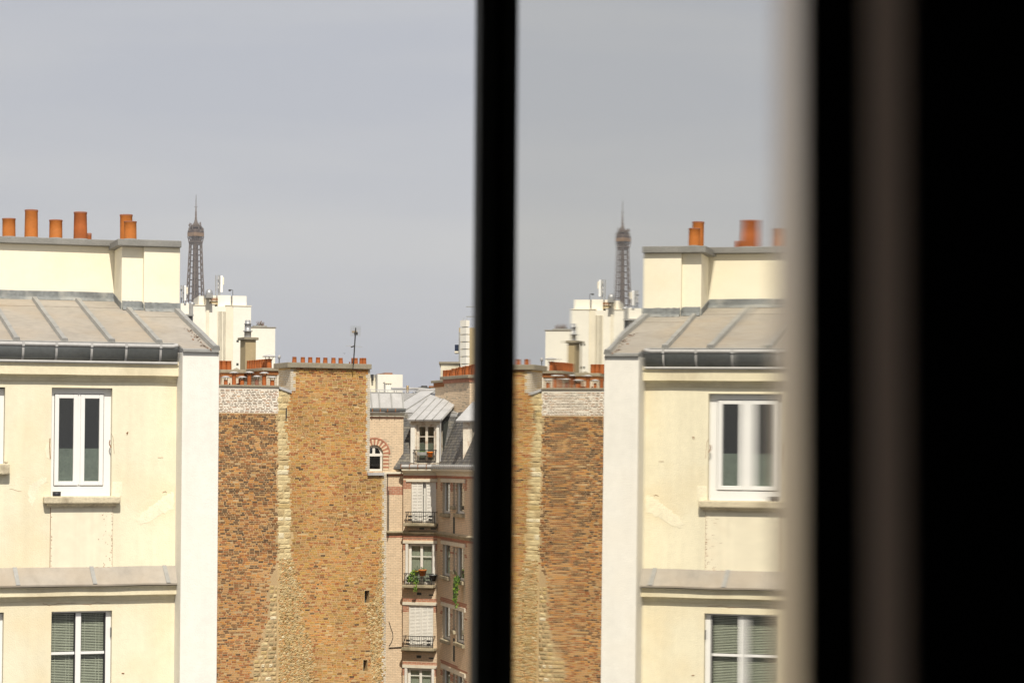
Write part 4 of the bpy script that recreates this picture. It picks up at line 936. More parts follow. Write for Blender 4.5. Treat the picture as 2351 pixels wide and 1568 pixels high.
# low zinc slope above
PB = Fr(FB.p(0, -hM * .42, zM), FB.u, (FB.n * .27 + Vector((0, 0, 1))).normalized(), (-FB.n + Vector((0, 0, .27))).normalized())
rz = MB().box(PB, -1.5, 9.0, -.1, -.01, -.05, 4.6).build('low_roof', M['zinc_l'], AP)
for k in range(12): u = -1.4 + k * .82; MB().box(PB, u, u + .80, -.01, .004, 0, 2.2).build('zinc_panel', M['zinc_l'], rz); MB().box(PB, u, u + .80, -.01, .008, 2.18, 4.6).build('zinc_panel', M['zinc_l'], rz); MB().box(PB, u - .02, u + .02, -.01, .045, -.02, 4.6).build('roof_batten', M['zinc_b'], rz)
MB().box(FB, -.2, bw + 1, -hM * .42 - .1, -hM * .42 + .08, zM - .16, zM - .0).build('brow_flashing', M['zinc_l'], rz)
MB().tube([PB.p(-1.5, .03, 4.6), PB.p(9, .03, 4.6)], .07, 8).build('ridge_roll', M['zinc_l'], rz)
c = PB.p(FB.cu(990, 935, -2), .0, 1.6)
MB().lathe(c, [(.16, 0), (.15, .06), (.1, .12), (.001, .15)], 12).build('roof_ventilator', M['zinc_b'], rz)
# ---- dormer
nD = -.02; zd0, zd1 = zE + .12, zb_(966)
w0, w1 = FB.cu(955.5, 1010, nD), FB.cu(1000, 1010, nD); wz0, wz1 = zb_(1062), zb_(974)
DM = MB(); DM.box(FB, du0, w0 - .0, -1.4, nD, zd0, zd1); DM.box(FB, w1, du1, -1.4, nD, zd0, zd1); DM.box(FB, w0, w1, -1.4, nD - .001, wz1, zd1); DM.box(FB, w0, w1, -1.4, nD - .001, zd0, wz0)
dm = DM.build('dormer', M['worn_paint'], AP)
for a, b in ((du0 + .02, w0 - .06), (w1 + .06, du1 - .02)): MB().box(FB, a, b, nD, nD + .03, zd0 + .15, zd1 - .2).build('pilaster', M['white_paint'], dm)
french(FB, dm, (w0, w1, wz0, wz1), nD - .1, 'worn_paint', False)
MB().box(FB, w0 + .1, w1 - .1, nD - .16, nD - .15, wz0, zb_(1018)).build('frosted_film', M['frost'], dm)
ez = zb_(963.5); e0, e1 = FB.cu(935, 963, .25), FB.cu(1012, 963, .25)
PD = Fr(FB.p(0, .25, ez), FB.u, (FB.n * .42 + Vector((0, 0, 1))).normalized(), (-FB.n + Vector((0, 0, .42))).normalized())
dr = MB().box(PD, e0, e1, -.07, -.006, 0, 2.6).build('dormer_roof', M['zinc_l'], dm)
for k in range(4): a = e0 + (e1 - e0) * k / 4; b = e0 + (e1 - e0) * (k + 1) / 4; MB().box(PD, a + .01, b - .01, -.006, .004, 0, 1.15).build('zinc_panel', M['zinc_l'], dr); MB().box(PD, a + .01, b - .01, -.006, .008, 1.13, 2.6).build('zinc_panel', M['zinc_l'], dr); MB().box(PD, a - .018, a + .018, -.006, .035, -.015, 2.6).build('roof_batten', M['zinc_b'], dr)
MB().tube([FB.p(e1 + .02, .2, ez - .02), FB.p(e1 + .02, -1.0, ez + .5)], .05, 8).build('dormer_gutter', M['zinc_b'], dm)
MB().tube([FB.p(e1 - .05, .15, ez - .05), FB.p(e1 - .1, .06, ez - .35), FB.p(du1 + .04, .0, ez - .6), FB.p(du1 + .06, .05, zd0 + .2)], .035, 8).build('downpipe', M['zinc_l'], dm)
balcony(FB, dm, w0 - .05, w1 + .05, wz0 + .02, zb_(1033), .10, False, False)
# second dormer further right, mostly behind the pane frame
n2 = FC.p(1.6, .05, 0); F2 = Fr(at(1063, 1000, 98.5) * 1, FB.u, FB.n); F2.o.z = 0
z0 = zE + .12; z1 = F2.cz(1070, 968); d2 = MB(); d2.box(F2, 0, .42, -1.6, 0, z0, z1); d2.box(F2, 1.3, 1.7, -1.6, 0, z0, z1); d2.box(F2, .42, 1.3, -1.6, -.001, z1 - .3, z1); d2.box(F2, .42, 1.3, -1.6, -.001, z0, z0 + .2)
dm2 = d2.build('dormer', M['worn_paint'], AP); french(F2, dm2, (.42, 1.3, z0 + .2, z1 - .3), -.1, 'worn_paint', False)
P2 = Fr(F2.p(0, .25, z1 + .05), F2.u, (F2.n * .42 + Vector((0, 0, 1))).normalized(), (-F2.n + Vector((0, 0, .42))).normalized())
dr2 = MB().box(P2, -.25, 2.0, -.07, 0, 0, 2.2).build('dormer_roof', M['zinc_l'], dm2)
balcony(F2, dm2, .36, 1.36, z0 + .2, F2.cz(1075, 1034), .12, False, False)
# ---- C: the flank running towards us, in raking light
OC = []; cst = []
rows = ((1107, 1178, 1107, 1161, 1107, 1179), (1250, 1322, 1254, 1309, 1257, 1332), (1392, 1468, 1397, 1446, 1401, 1476), (1537, 1620, 1545, 1600, 1552, 1640))
for r in rows:
    for (p0, p1, a, b) in ((1016.5, 1033, r[0], r[1]), (1040, 1045.5, r[2], r[3]), (1047.5, 1066, r[4], r[5])):
        q = (FC.cu(p0, (a + b) / 2), FC.cu(p1, (a + b) / 2), FC.cz((p0 + p1) / 2, b), FC.cz((p0 + p1) / 2, a)); OC.append(q)
wc = wall(FC, 'wall', 0, CW, 0, zE - .02, OC, .25, M['grey_joint'], AP, nback=-9)
cc = Courses(FC, CROT, {'ivory': BM['ivory'], 'redband': BM['redband']}, wc, limit=60)
z, i = zb_(1610), 0
while z < zE - .1:
    u = -.115 * (i % 2)
    while u < CW:
        a, b = max(u, 0), min(u + .222, CW)
        if b - a > .05 and not any(o[0] - .05 < (a + b) / 2 < o[1] + .05 and o[2] - .03 < z + .03 < o[3] for o in OC):
            rd = any(o[3] - .4 < z < o[3] + .3 and o[0] - .5 < (a + b) / 2 < o[1] + .5 for o in OC) and (z > OC[0][3] - .5 or int(z * 3) % 2 == 0)
            cc.b.append((a, b, z, CH - .009, random.uniform(.003, .007), 'redband' if rd else 'ivory'))
        u += .231
    z += CH; i += 1
cc.flush()
for k in range(4):
    a, s_, b = OC[3 * k:3 * k + 3]
    MB().box(FC, a[0] - .25, b[1] + .25, -.02, .05, a[3] + .002, a[3] + .17).build('lintel', M['lintel'], wc)
    for q in (a, s_, b):
        w = MB(); w.box(FC, q[1] - .10, q[1] - .0, -.16, -.08, q[2], q[3]); w.box(FC, q[0], q[0] + .09, -.16, -.09, q[2], q[3]); w.box(FC, q[0] + .09, q[1] - .1, -.155, -.1, q[2], q[2] + .1); o = w.build('window', M['white_paint'], AP)
        MB().box(FC, q[0] + .09, q[1] - .1, -.13, -.125, q[2] + .1, q[3]).build('pane', M['glass'], o); room_box(FC, AP, q[0], q[1], q[2], q[3], -.26, 1.0)
        MB().box(FC, q[0] - .1, q[1] + .1, -.2, .13, q[2] - .16, q[2]).build('sill', M['slab'], wc, bevel=.02)
    sl = MB()
    MB().box(FC, s_[0] + .05, s_[1] - .05, -.02, .008, s_[2] - 1.35, s_[2] - .35).build('vent_slot', M['room'], wc)
# D: front of the projecting wing
MB().box(FD, 0, 6, -9, 0, 0, zE + .1).build('wing', BM['ivory'], AP)
cD = Courses(FD, -20, {'ivory': BM['ivory']}, AP, limit=0); z, i = zb_(1610), 0
while z < zE: cD.row(z, CH - .009, 0.0, 1.2, lambda u, z: 'ivory', (.003, .008), start=-.11 * (i % 2)); z += CH; i += 1
# pipes and cables on the left edge
cab = MB(); 
for px, y0, y1 in ((889.5, 1088, 1240), (892, 1125, 1232)): cab.bar(FA.p(FA.cu(px, y0), .05, za(y1)), FA.p(FA.cu(px, y0), .05, za(y0)), .03)
cab.build('drain_pipe', M['dark_metal'], AP, kind='stuff')
pts = [FA.p(FA.cu(*KR1(x, y)), .03, za(KR1(x, y)[1])) for x, y in ((1978, 680), (2010, 790), (2050, 900), (2055, 990), (2020, 1090), (1978, 1150))]; MB().tube(pts, .014, 5).build('loose_cable', M['dark_metal'], AP)
MB().bar(FA.p(FA.cu(892, 1485), .04, za(1486)), FA.p(-.02, .04, za(1485)), .03).build('cable', M['dark_metal'], AP)
# ---- things on the balconies
def leaves(mb, c, rx, ry, rz, n, s, droop=0.0):
    for _ in range(n):
        while True:
            v = Vector((random.uniform(-1, 1), random.uniform(-1, 1), random.uniform(-1, 1)))
            if v.length < 1: break
        p = c + Vector((v.x * rx, v.y * ry, v.z * rz)); d = Vector((random.uniform(-1, 1), random.uniform(-1, .4), random.uniform(-1, .3) - droop)).normalized(); e = d.cross(Vector((random.uniform(-1, 1), random.uniform(-1, 1), random.uniform(-1, 1)))).normalized(); k = s * random.uniform(.6, 1.3)
        mb.add([p, p + d * k * .5 + e * k * .38, p + d * k, p + d * k * .5 - e * k * .38], [(0, 1, 2, 3)], random.randint(0, 2))
LM = [mat('leaf_' + n, c, .6, .2, 8) for n, c in (('green', (.10, .20, .03)), ('lime', (.22, .34, .04)), ('deep', (.05, .11, .02)))]
M['soil'] = mat('soil', (.06, .04, .03), .95)
def plant(name, label, base, r, h, fol, group=None, pm='terra2', hang=0.0):
    t = thing(name, label, 'plant', base, group)
    MB().lathe(base, [(.001, 0), (r * .75, 0), (r, h * .85), (r * 1.08, h * .86), (r * 1.08, h), (r * .92, h), (r * .9, h * .9), (.001, h * .9)], 14).build('pot', M[pm], t)
    mb = MB()
    for (dx, dy, dz, rx, ry, rz, n) in fol: leaves(mb, base + FB.u * dx + FB.n * dy + Vector((0, 0, dz)), rx, ry, rz, n, .075, hang)
    mb.build('foliage', LM, t, kind='stuff', fix=False)
    st = MB()
    for _ in range(5): st.tube([base + Vector((0, 0, h * .9)), base + FB.u * random.uniform(-.2, .2) + FB.n * .1 + Vector((0, 0, h + random.uniform(.0, .25)))], .008, 4)
    st.build('stems', LM[2], t, kind='stuff'); return t
b2 = FB.p(FB.cu(964, 1325, .18), .15, o2[2] + .42)
plant('potted_plant', 'bushy green plant spilling through the balcony railing of the curtained window', b2 + FB.u * -.18, .12, .2, [(-.05, .1, .12, .22, .12, .16, 150), (-.22, .14, -.12, .16, .08, .2, 110), (.05, .15, -.22, .12, .06, .22, 80), (.05, .25, -.55, .1, .05, .18, 40)], hang=.5)
t = thing('flower_pot', 'terracotta flower pot on the railing of the curtained window', 'pot', b2 + FB.u * .16 + FB.n * .1); q = b2 + FB.u * .16 + FB.n * .1 + Vector((0, 0, -.02))
MB().lathe(q, [(.001, 0), (.13, 0), (.17, .22), (.185, .22), (.185, .29), (.16, .29), (.001, .24)], 14).build('pot', M['terra2'], t); mb = MB(); leaves(mb, q + Vector((0, 0, .32)), .12, .1, .07, 40, .06); mb.build('foliage', LM, t, kind='stuff', fix=False)
t = thing('flower_pot', 'dark grey plant pot hooked on the right of the curtained balcony', 'pot', b2 + FB.u * .62); q = b2 + FB.u * .62 + Vector((0, 0, -.25))
MB().lathe(q, [(.001, 0), (.12, 0), (.17, .24), (.19, .25), (.19, .3), (.16, .3), (.001, .26)], 14).build('pot', M['dark_metal'], t); MB().lathe(q, [(.191, .25), (.2, .26), (.2, .28), (.19, .29)], 14).build('rim', M['zinc_d'], t)
hp = FC.p(FC.cu(1052, 1340, .2), .22, FC.cz(1056, 1335, .2)); 
plant('hanging_plant', 'bright lime trailing plant hanging from a flank window sill', hp, .13, .2, [(.0, .1, .05, .14, .4, .22, 170), (-.05, .1, -.35, .12, .35, .25, 170), (-.08, .1, -.7, .08, .25, .2, 80), (-.03, .1, -1.0, .05, .1, .15, 25)], hang=.8, pm='dark_metal')
t = thing('planter_box', 'grey planter box on the attic dormer railing', 'planter', FB.p(w0 + .2, .12, zb_(1040))); u0, u1 = FB.cu(959, 1040, .14), FB.cu(980, 1040, .14)
MB().box(FB, u0, u1, .06, .2, zb_(1045), zb_(1037.5)).build('box', M['zinc_b'], t, bevel=.01); mb = MB()
for k in range(5): leaves(mb, FB.p(u0 + (u1 - u0) * (k + .5) / 5, .13, zb_(1036.5)), .07, .06, .05, 16, .05)
mb.build('foliage', LM, t, kind='stuff', fix=False)
t = thing('flower_pot', 'bright orange pot hung on the attic dormer railing', 'pot', FB.p(FB.cu(987.5, 1043, .14), .14, zb_(1050))); q = FB.p(FB.cu(987.5, 1043, .14), .14, zb_(1049))
M['orange'] = mat('orange_plastic', (.75, .20, .02), .5, .05, 5)
MB().lathe(q, [(.001, 0), (.10, 0), (.125, .18), (.145, .185), (.145, .24), (.12, .24), (.001, .2)], 14).build('pot', M['orange'], t); MB().bar(q + Vector((0, .1, .2)), q + Vector((0, .16, .26)), .02).build('hook', M['dark_metal'], t)
# ================================================================== chimney stack on the apartment roof, right
KV = lambda x, y: (1004 + .12494 * x, 722.4 + .12494 * y)
t, fr, a0, a1 = stack('chimney_stack', 'large ivory brick chimney stack with two steps and terracotta pots beside the dark frame', 1078, 103, 28, 1.2, 2.6, 860.5, 868, 968, 'grey_joint', 0, band='redband', cap_over=.16)
pale_courses(t, fr, 0, 1.2, a0 - 2.3, a0 - .17, None, 28, 40, pal='ivory'); pale_courses(t, fr, 0, 2.6, a0 - 2.3, a0 - .17, 1, 118, 60, pal='ivory')
for k in range(7): pot(MB(), fr.p(.3 + .05 * (k % 2), -.1 - .34 * k, a1 - .02), .15, .5 - .02 * k, .95, k=14).build('chimney_pot', M['terra'], t)
f2 = frame(1037.5, 106.5, 28); zc0, zc1 = f2.cz(1030, 877), f2.cz(1030, 871.5)
MB().box(f2, -.1, .9, -1.6, .0, zc0 - 4, zc0).build('low_shaft', M['grey_joint'], t); MB().box(f2, -.16, .96, -1.66, .06, zc0 - .2, zc0 - .001).build('brick_band', BM['redbrown'], t); MB().box(f2, -.26, 1.06, -1.76, .16, zc0, zc1).build('cap', M['capstone'], t, bevel=.02)
q = Courses(Fr(f2.p(-.1, 0, 0), -f2.n, -f2.u), 118, {'ivory': BM['ivory']}, t, limit=0); z, i = zc0 - 2.2, 0
while z < zc0 - .25: q.row(z, CH - .009, 0, 1.6, lambda u, z: 'ivory', (.003, .007), start=-.11 * (i % 2)); z += CH; i += 1
q.flush()
for k in range(3): pot(MB(), f2.p(.2, -.35 - .36 * k, zc1 - .02), .15, .5, .95, k=14).build('chimney_pot', M['terra'], t)
MB().box(fr, -.06, 1.26, -2.66, .06, a0 - 2.32, a0 - 1.98).build('flashing', M['zinc_b'], t)

# ================================================================== far white and cream buildings
t, f, u1, z1 = block('white_tower_building', 'tall white angular apartment block with rooftop cabins and antennas below the lattice tower', 'building', 442, 576, 703.5, 230, 14, 20, 'white_far')
def ux(x, n=0.0): return f.cu(*K4(x, 600), n)
def zx(y, n=0.0, x=600): return f.cz(*K4(x, y), n)
zt = z1
MB().box(f, ux(262), ux(416), -12, .15, 0, zx(458, .15, 340)).build('bay', M['white_far'], t); MB().box(f, ux(450), ux(516), -12, .12, 0, zx(446, .12, 480)).build('bay', M['white_far'], t)
MB().box(f, ux(414), ux(450), -12, .3, 0, zx(372, .3, 430)).build('duct_shaft', M['cream_far'], t)
MB().box(f, ux(650), ux(732), -12, .08, 0, zx(460, .08, 690)).build('bay', M['cream_far'], t); MB().box(f, ux(732), ux(942), -12, .2, 0, zx(466, .2, 840)).build('bay', M['white_far'], t)
for a, b, y, n in ((262, 416, 458, .15), (450, 518, 446, .12), (650, 732, 461, .08), (732, 942, 466, .2)): MB().box(f, ux(a) - .05, ux(b) + .05, -12, n + .06, zx(y, n, (a + b) / 2), zx(y, n, (a + b) / 2) + .09).build('parapet', M['cream_far'], t)
fl = MB().box(f, ux(555), ux(652), -.05, .03, 0, zx(525, .03, 600)).build('fluted_panel', M['cream_far'], t)
for k in range(7): u = ux(560) + (ux(648) - ux(560)) * k / 6; MB().box(f, u - .10, u + .10, 0.03, .055, 0, zx(527, .1, 600)).build('flute', M['cream_far'], fl)
for x0, x1, y0, y1, n in ((328, 415, 346, 452, -1), (492, 530, 340, 400, -2), (550, 706, 338, 456, -.6), (726, 890, 345, 466, -.6)): MB().box(f, ux(x0, n), ux(x1, n), n - 5, n, zx(y1 + 20, n), zx(y0, n, (x0 + x1) / 2)).build('roof_cabin', M['white_far'], t)
ld = MB().box(f, ux(706, -.7), ux(724, -.7), -.9, -.75, zx(470, -.7), zx(345, -.7)).build('ladder', M['dark_metal'], t)
for k in range(7): z = zx(455 - 16 * k, -.7); MB().bar(f.p(ux(704, -.6), -.6, z), f.p(ux(726, -.6), -.6, z), .06).build('rung', M['zinc_l'], ld)
MB().box(f, ux(412, 1), ux(492, 1), -1.2, 1.3, zx(372, 1), zx(330, 1)).build('duct_box', M['zinc_b'], t)
c = f.p(ux(450, 0), 0, zx(330, 0)); MB().lathe(c, [(.36, -.05), (.38, .1), (.34, .35), (.2, .5), (.001, .56)], 14).build('duct_cowl', M['steel'], t)
MB().box(f, ux(470, -.3), ux(554, -.3), -2.5, -.3, zx(446), zx(405)).build('brown_hut', M['tan_render'], t)
for k in range(3): z = zx(398 - 11 * k, -.3); MB().bar(f.p(ux(465, -.3), -.2, z), f.p(ux(552, -.3), -.2, z), .07).build('rail', M['rust'], t)
fw = frame(576, 232, 16); w1_ = fw.cu(632, 760); zt2 = fw.cz(600, 752.5)
MB().box(fw, -1, w1_, -14, 0, 0, zt2).build('low_wing', M['white_far'], t); MB().box(fw, -1, w1_ + .1, -14, .06, zt2, zt2 + .08).build('parapet', M['capstone'], t)
MB().box(fw, .2, fw.cu(614, 750), -.8, -.3, zt2 + .08, zt2 + .24).build('roof_kerb', M['zinc_b'], t)
tg = thing('roof_shrub', 'bare twiggy shrub growing on the low wing of the white block', 'shrub', fw.p(fw.cu(599, 750), -.5, zt2 + .3)); mb = MB()
for k in range(16): a = random.uniform(0, 6.3); b0 = fw.p(fw.cu(599, 750) + random.uniform(-.35, .35), -.5, zt2 + .2); mb.bar(b0, b0 + Vector((math.cos(a) * .25, math.sin(a) * .15, random.uniform(.25, .65))), .022)
mb.build('twigs', M['leaf_dead'], tg, kind='stuff'); mb = MB(); leaves(mb, fw.p(fw.cu(599, 750), -.5, zt2 + .4), .4, .2, .2, 60, .1); mb.build('foliage', [M['leaf_dead'], LM[2], M['leaf_dead']], tg, kind='stuff', fix=False)
for x0, y0, y1 in ((795, 860, 885), (795, 1130, 1160)): MB().box(f, ux(788, 1), ux(815, 1), .1, .21, zx(y1, 1, 800), zx(y0, 1, 800)).build('slit_window', M['room'], t)
# antennas on its roof
def panel_antenna(label, pxs, y0, y1, Y, wide=.55):
    t = thing('panel_antenna', label, 'antenna', at(pxs[0], y1, Y), 'mobile phone antennas on the far roofs')
    for k, px in enumerate(pxs):
        m = MB().tube([at(px, y1 + 4, Y + .3), at(px, y0 - 1, Y + .3)], .05, 8).build('mast', M['zinc_b'], t)
    fr = Fr(at(pxs[-1], y1, Y), Vector((.97, .25, 0)), Vector((.25, -.97, 0)))
    h = at(pxs[-1], y0, Y).z - at(pxs[-1], y1, Y).z
    MB().box(fr, .05, wide + .05, .0, .12, .15, h).build('radome', M['pvc'], t, bevel=.05)
    MB().box(fr, wide + .06, wide + .2, -.12, .02, h * .5, h * .92).build('radome', M['cream_far'], t, bevel=.05)
    for z in (h * .25, h * .75): MB().bar(fr.p(-.35, -.05, z), fr.p(.2, -.02, z), .05).build('clamp', M['zinc_b'], t)
    for z in (h * .3, h * .5, h * .8): MB().box(fr, -.24, -.1, -.1, .06, z, z + .25).build('radio_unit', M['zinc_l'], t)
    return t
panel_antenna('grey masts with tall white panel antenna on the white angular block', (495.5, 501, 504.5), 633, 675, 236, .24)
panel_antenna('white slotted panel antennas squeezed beside the chimney wall', (416, 421), 656, 695, 200, .2)
lm = thing('roof_lamp', 'curved floodlight post at the roof cabins of the white block', 'lamp', at(534, 680, 236)); p0, p1 = at(534.5, 681, 236), at(534.5, 666.5, 236)
MB().tube([p0, p1, p1 + Vector((-.12, 0, .05)), p1 + Vector((-.25, 0, .0))], .03, 6).build('post', M['dark_metal'], lm); MB().lathe(p1 + Vector((-.32, 0, -.08)), [(.001, -.03), (.13, 0), (.15, .1), (.08, .16), (.001, .18)], 10).build('lamp_head', M['dark_metal'], lm)
# small plant rooms left of the block
t, f3, u1, z1 = block('plant_room', 'small white panelled plant room just right of the cream chimney', 'plant room', 395, 434, 696.5, 200, 15, 6, 'white_far', 20)
MB().box(f3, f3.cu(435, 710), f3.cu(443, 710), -3, -.2, 20, f3.cz(438, 698)).build('grey_cabinet', M['zinc_b'], t); MB().box(f3, -.5, f3.cu(443, 720), -5, .5, f3.cz(430, 726), f3.cz(430, 722)).build('roof_slab', M['zinc_b'], t)
for px in (430, 441): MB().lathe(at(px, 700, 205), [(.24, 0), (.26, .06), (.2, .2), (.001, .28)], 12).build('cowl', M['steel'], t)
t, f4, u1, z1 = block('white_box_house', 'plain white box building with a small chimney behind the zinc roofs', 'building', 866, 924.5, 859.5, 165, 16, 9, 'white_far')
MB().box(f4, f4.cu(846, 880, -.8), .0, -9, -.8, 0, z1 - .25).build('set_back_wall', M['cream_far'], t); MB().box(f4, u1 * .3, u1 * .62, -3, -.2, z1, z1 + .12).build('roof_hatch', M['rust'], t)
MB().box(f4, f4.cu(857.5, 862), f4.cu(861.5, 862), -1, -.5, f4.cz(860, 873), f4.cz(860, 859)).build('wall_lamp', M['dark_metal'], t)
fc = frame(884.5, 140, 16); zc = fc.cz(890, 884.5); wc_ = fc.cu(899, 890)
cs2 = thing('chimney_stack', 'little white square chimney with open vents in front of the white box building', 'chimney', fc.p(wc_ / 2, -.3, zc - 1))
MB().box(fc, 0, wc_, -.5, 0, zc - 3, zc).build('shaft', M['white_far'], cs2); MB().box(fc, -.04, wc_ + .04, -.54, .04, zc + .12, zc + .2).build('cap', M['cream_far'], cs2)
for k in range(4): MB().box(fc, wc_ * k / 3 - (.05 if k else 0), wc_ * k / 3 + (.05 if k < 3 else 0), -.48, -.02, zc, zc + .121).build('vent_post', M['white_far'], cs2)
t, f8, u1, z1 = block('zinc_roof_house', 'low grey zinc roofed house behind the apartment ridge, carrying ducts and railings', 'house', 838, 1016, 902.5, 127, 6, 16, 'zinc_l')
for k in range(9): MB().box(f8, u1 * k / 8 - .03, u1 * k / 8 + .03, -16, .02, z1, z1 + .05).build('roof_batten', M['zinc_b'], t)
# roofline clutter: pipe, ducts, plant
dt = thing('roof_duct', 'long grey ventilation duct running over the far roof', 'duct', at(940, 900, 135))
MB().tube([at(899, 892, 135), at(962, 892.5, 137), at(985, 895, 138)], .075, 10).build('pipe', M['zinc_l'], dt)
for px in (905, 935, 960): MB().bar(at(px, 893, 135.5), at(px, 904, 135.5), .05).build('support', M['zinc_b'], dt)
MB().box(Fr(at(970, 904, 138), Vector((1, 0, 0)), Vector((0, -1, 0))), -.3, .5, -.4, .4, 0, .2).build('fan_box', M['zinc_b'], dt)
fl2 = thing('flue_pipe', 'slim brass coloured flue pipe above the zinc roof', 'flue', at(935.5, 903, 130)); c = at(935.5, 920, 130); hh = at(935.5, 885, 130).z - c.z
M['brass'] = mat('brassy_flue', (.42, .30, .16), .4, .1, 3, metal=.7)
MB().lathe(c, [(.075, 0), (.075, hh * .95), (.06, hh), (.05, hh), (.001, hh * .9)], 12).build('pipe', M['brass'], fl2); MB().lathe(c, [(.078, hh * .5), (.09, hh * .52), (.09, hh * .55), (.078, hh * .57)], 12).build('collar', M['steel'], fl2)
ac = thing('cooling_unit', 'dark grey rooftop cooling machine on the far zinc roofs', 'machine', at(973, 903, 139)); fr = Fr(at(973, 903, 139), Vector((.96, .28, 0)), Vector((.28, -.96, 0)))
MB().box(fr, -.45, .5, -.4, .4, 0, .2).build('base', M['zinc_b'], ac); MB().box(fr, -.3, .35, -.3, .3, .2, .38).build('body', M['zinc_d'], ac); MB().lathe(fr.p(.02, 0, .38), [(.2, 0), (.2, .06), (.16, .09), (.001, .09)], 14).build('fan', M['dark_metal'], ac)
rl = thing('roof_railing', 'thin steel safety railing along the far zinc ridge', 'railing', at(930, 903, 128)); P = [at(px, y, 128) for px, y in ((848, 894), (900, 896), (960, 897.5), (1012, 899))]
for a, b in zip(P[:-1], P[1:]): MB().bar(a, b, .045).build('top_rail', M['zinc_l'], rl)
for k in range(9): px = 850 + 20 * k; MB().bar(at(px, 894 + (px - 848) * .03, 128), at(px + 2, 908, 128), .04).build('post', M['zinc_l'], rl)
M['stained'] = mat('stained_cream_render', (0.66, 0.60, 0.46), 0.95, 0.1, .9, 0.08, 6, .2, 10, dirt=(.30, .26, .16), ds=.8, damt=.6)
t, f5, u1, z1 = block('stained_gable', 'stained cream gable wall standing left of the white panelled shaft', 'building', 1011, 1054, 834.5, 135, 1.0, 7, 'stained'); MB().box(f5, -.1, u1 + .05, -7, .12, z1, z1 + .1).build('roof_edge', M['capstone'], t)
t, f6, u1, z1 = block('low_white_house', 'small low white wall end left of the stained cream gable', 'house', 988, 1014, 889.5, 137, 1.5, 5, 'white_far'); MB().box(f6, -.1, u1 + .05, -5, .12, z1, z1 + .09).build('roof_edge', M['rust'], t)
t, f7, u1, z1 = block('tan_tower_block', 'tall tan wall standing behind the white panelled shaft', 'building', 1053, 1130, 752.5, 160, .8, 10, 'tan_render')
MB().box(f7, -.02, .14, -10, .05, 10, z1 - .3).build('corner_strip', M['zinc_b'], t); MB().box(f7, f7.cu(1044, 800), -.02, -1.5, -.2, f7.cz(1048, 805), f7.cz(1048, 791)).build('blue_panel', mat('dark_blue_panel', (.02, .03, .06), .4), t); MB().box(f7, f7.cu(1043.5, 807), -.02, -1.5, -.1, f7.cz(1048, 810), f7.cz(1048, 806)).build('panel_shelf', M['cream_far'], t)
for z in (.8, 1.5): MB().bar(f7.p(.5, -.3, z1 + z), f7.p(u1, -.3, z1 + z), .06).build('guard_rail', M['zinc_b'], t)
fs = frame(1069.5, 150, 42); st = thing('panel_shaft', 'square white shaft clad in stacked panels beside the dark frame', 'shaft', fs.p(0, 0, 18)); zt, zb0 = fs.cz(1069, 735), fs.cz(1069, 870); np_ = 8; hh = (zt - zb0) / np_
wl_ = 3.0; sc = at(1, 1, 150)
su = fs.cu(1078, 800); sl_ = (Fr(fs.o, -fs.n, -fs.u)).cu(1056.5, 800)
for k in range(np_): MB().box(fs, -.0, su, -abs(sl_), 0, zb0 + k * hh + .06, zb0 + (k + 1) * hh).build('panel', M['white_far'], st)
MB().box(fs, .08, su - .08, -abs(sl_) + .08, -.08, 0, zt - .05).build('core', M['zinc_b'], st)
for k in range(5): b0 = fs.p(su * random.random(), -abs(sl_) * random.random(), zt); MB().bar(b0, b0 + Vector((random.uniform(-.1, .1), 0, random.uniform(.1, .3))), .02).build('lightning_rod', M['zinc_b'], st)

# ================================================================== lattice tower on the skyline
TY = 3050.0; tc0 = at(448, 700, TY); px_m = TY / F
def tz(y): return at(448, y, TY).z
def hw(y):   # half diagonal in metres at picture height y
    tb = [(545, 18.3), (552, 15.6), (561, 14.3), (600, 16.0), (640, 18.0), (678, 20.3), (705, 22.4), (740, 25.5), (800, 32)]
    for (a, x), (b, w) in zip(tb[:-1], tb[1:]):
        if y <= b: return (x + (w - x) * (max(y, a) - a) / (b - a)) * px_m
    return tb[-1][1] * px_m
M['iron'] = mat('tower_brown_iron', (0.135, 0.105, 0.085), 0.7, 0.15, .05); M['iron_d'] = mat('tower_dark_iron', (0.075, 0.05, 0.04), 0.8, 0.15, .05)
ET = thing('lattice_tower', 'brown iron lattice tower with antenna mast rising behind the roofs', 'tower', Vector((tc0.x, TY, tz(800))))
ang0 = R_(3)
def corner(k, y, f=1.0):
    a = ang0 + k * math.pi / 2; return Vector((tc0.x + math.cos(a) * hw(y) * f, TY + math.sin(a) * hw(y) * f, tz(y)))
lev = [561, 573, 586, 600, 614, 628, 643, 658, 674, 690, 707, 725, 744, 764, 785]
for k in range(4):
    gd = MB()
    for a, b in zip(lev[:-1], lev[1:]): gd.bar(corner(k, a), corner(k, b), 1.3)
    gd.build('corner_girder', M['iron'], ET)
    for f in (.30, .70):   # inner uprights of the legs on each face
        gi = MB()
        for a, b in zip(lev[:-1], lev[1:]): gi.bar(corner(k, a).lerp(corner(k + 1, a), f), corner(k, b).lerp(corner(k + 1, b), f), .7)
        gi.build('inner_girder', M['iron'], ET)
    for i, (a, b) in enumerate(zip(lev[:-1], lev[1:])):
        for f0, f1 in ((0, .30), (.70, 1)):
            p = lambda y, f: corner(k, y).lerp(corner(k + 1, y), f)
            MB().bar(p(a, f0), p(b, f1), .65).build('brace', M['iron'], ET); MB().bar(p(a, f1), p(b, f0), .65).build('brace', M['iron'], ET); MB().bar(p(b, f0), p(b, f1), .7).build('strut', M['iron'], ET)
        if i % 1 == 0: MB().bar(corner(k, b).lerp(corner(k + 1, b), .3), corner(k, b).lerp(corner(k + 1, b), .7), .6).build('strut', M['iron_d'], ET)
core = MB()
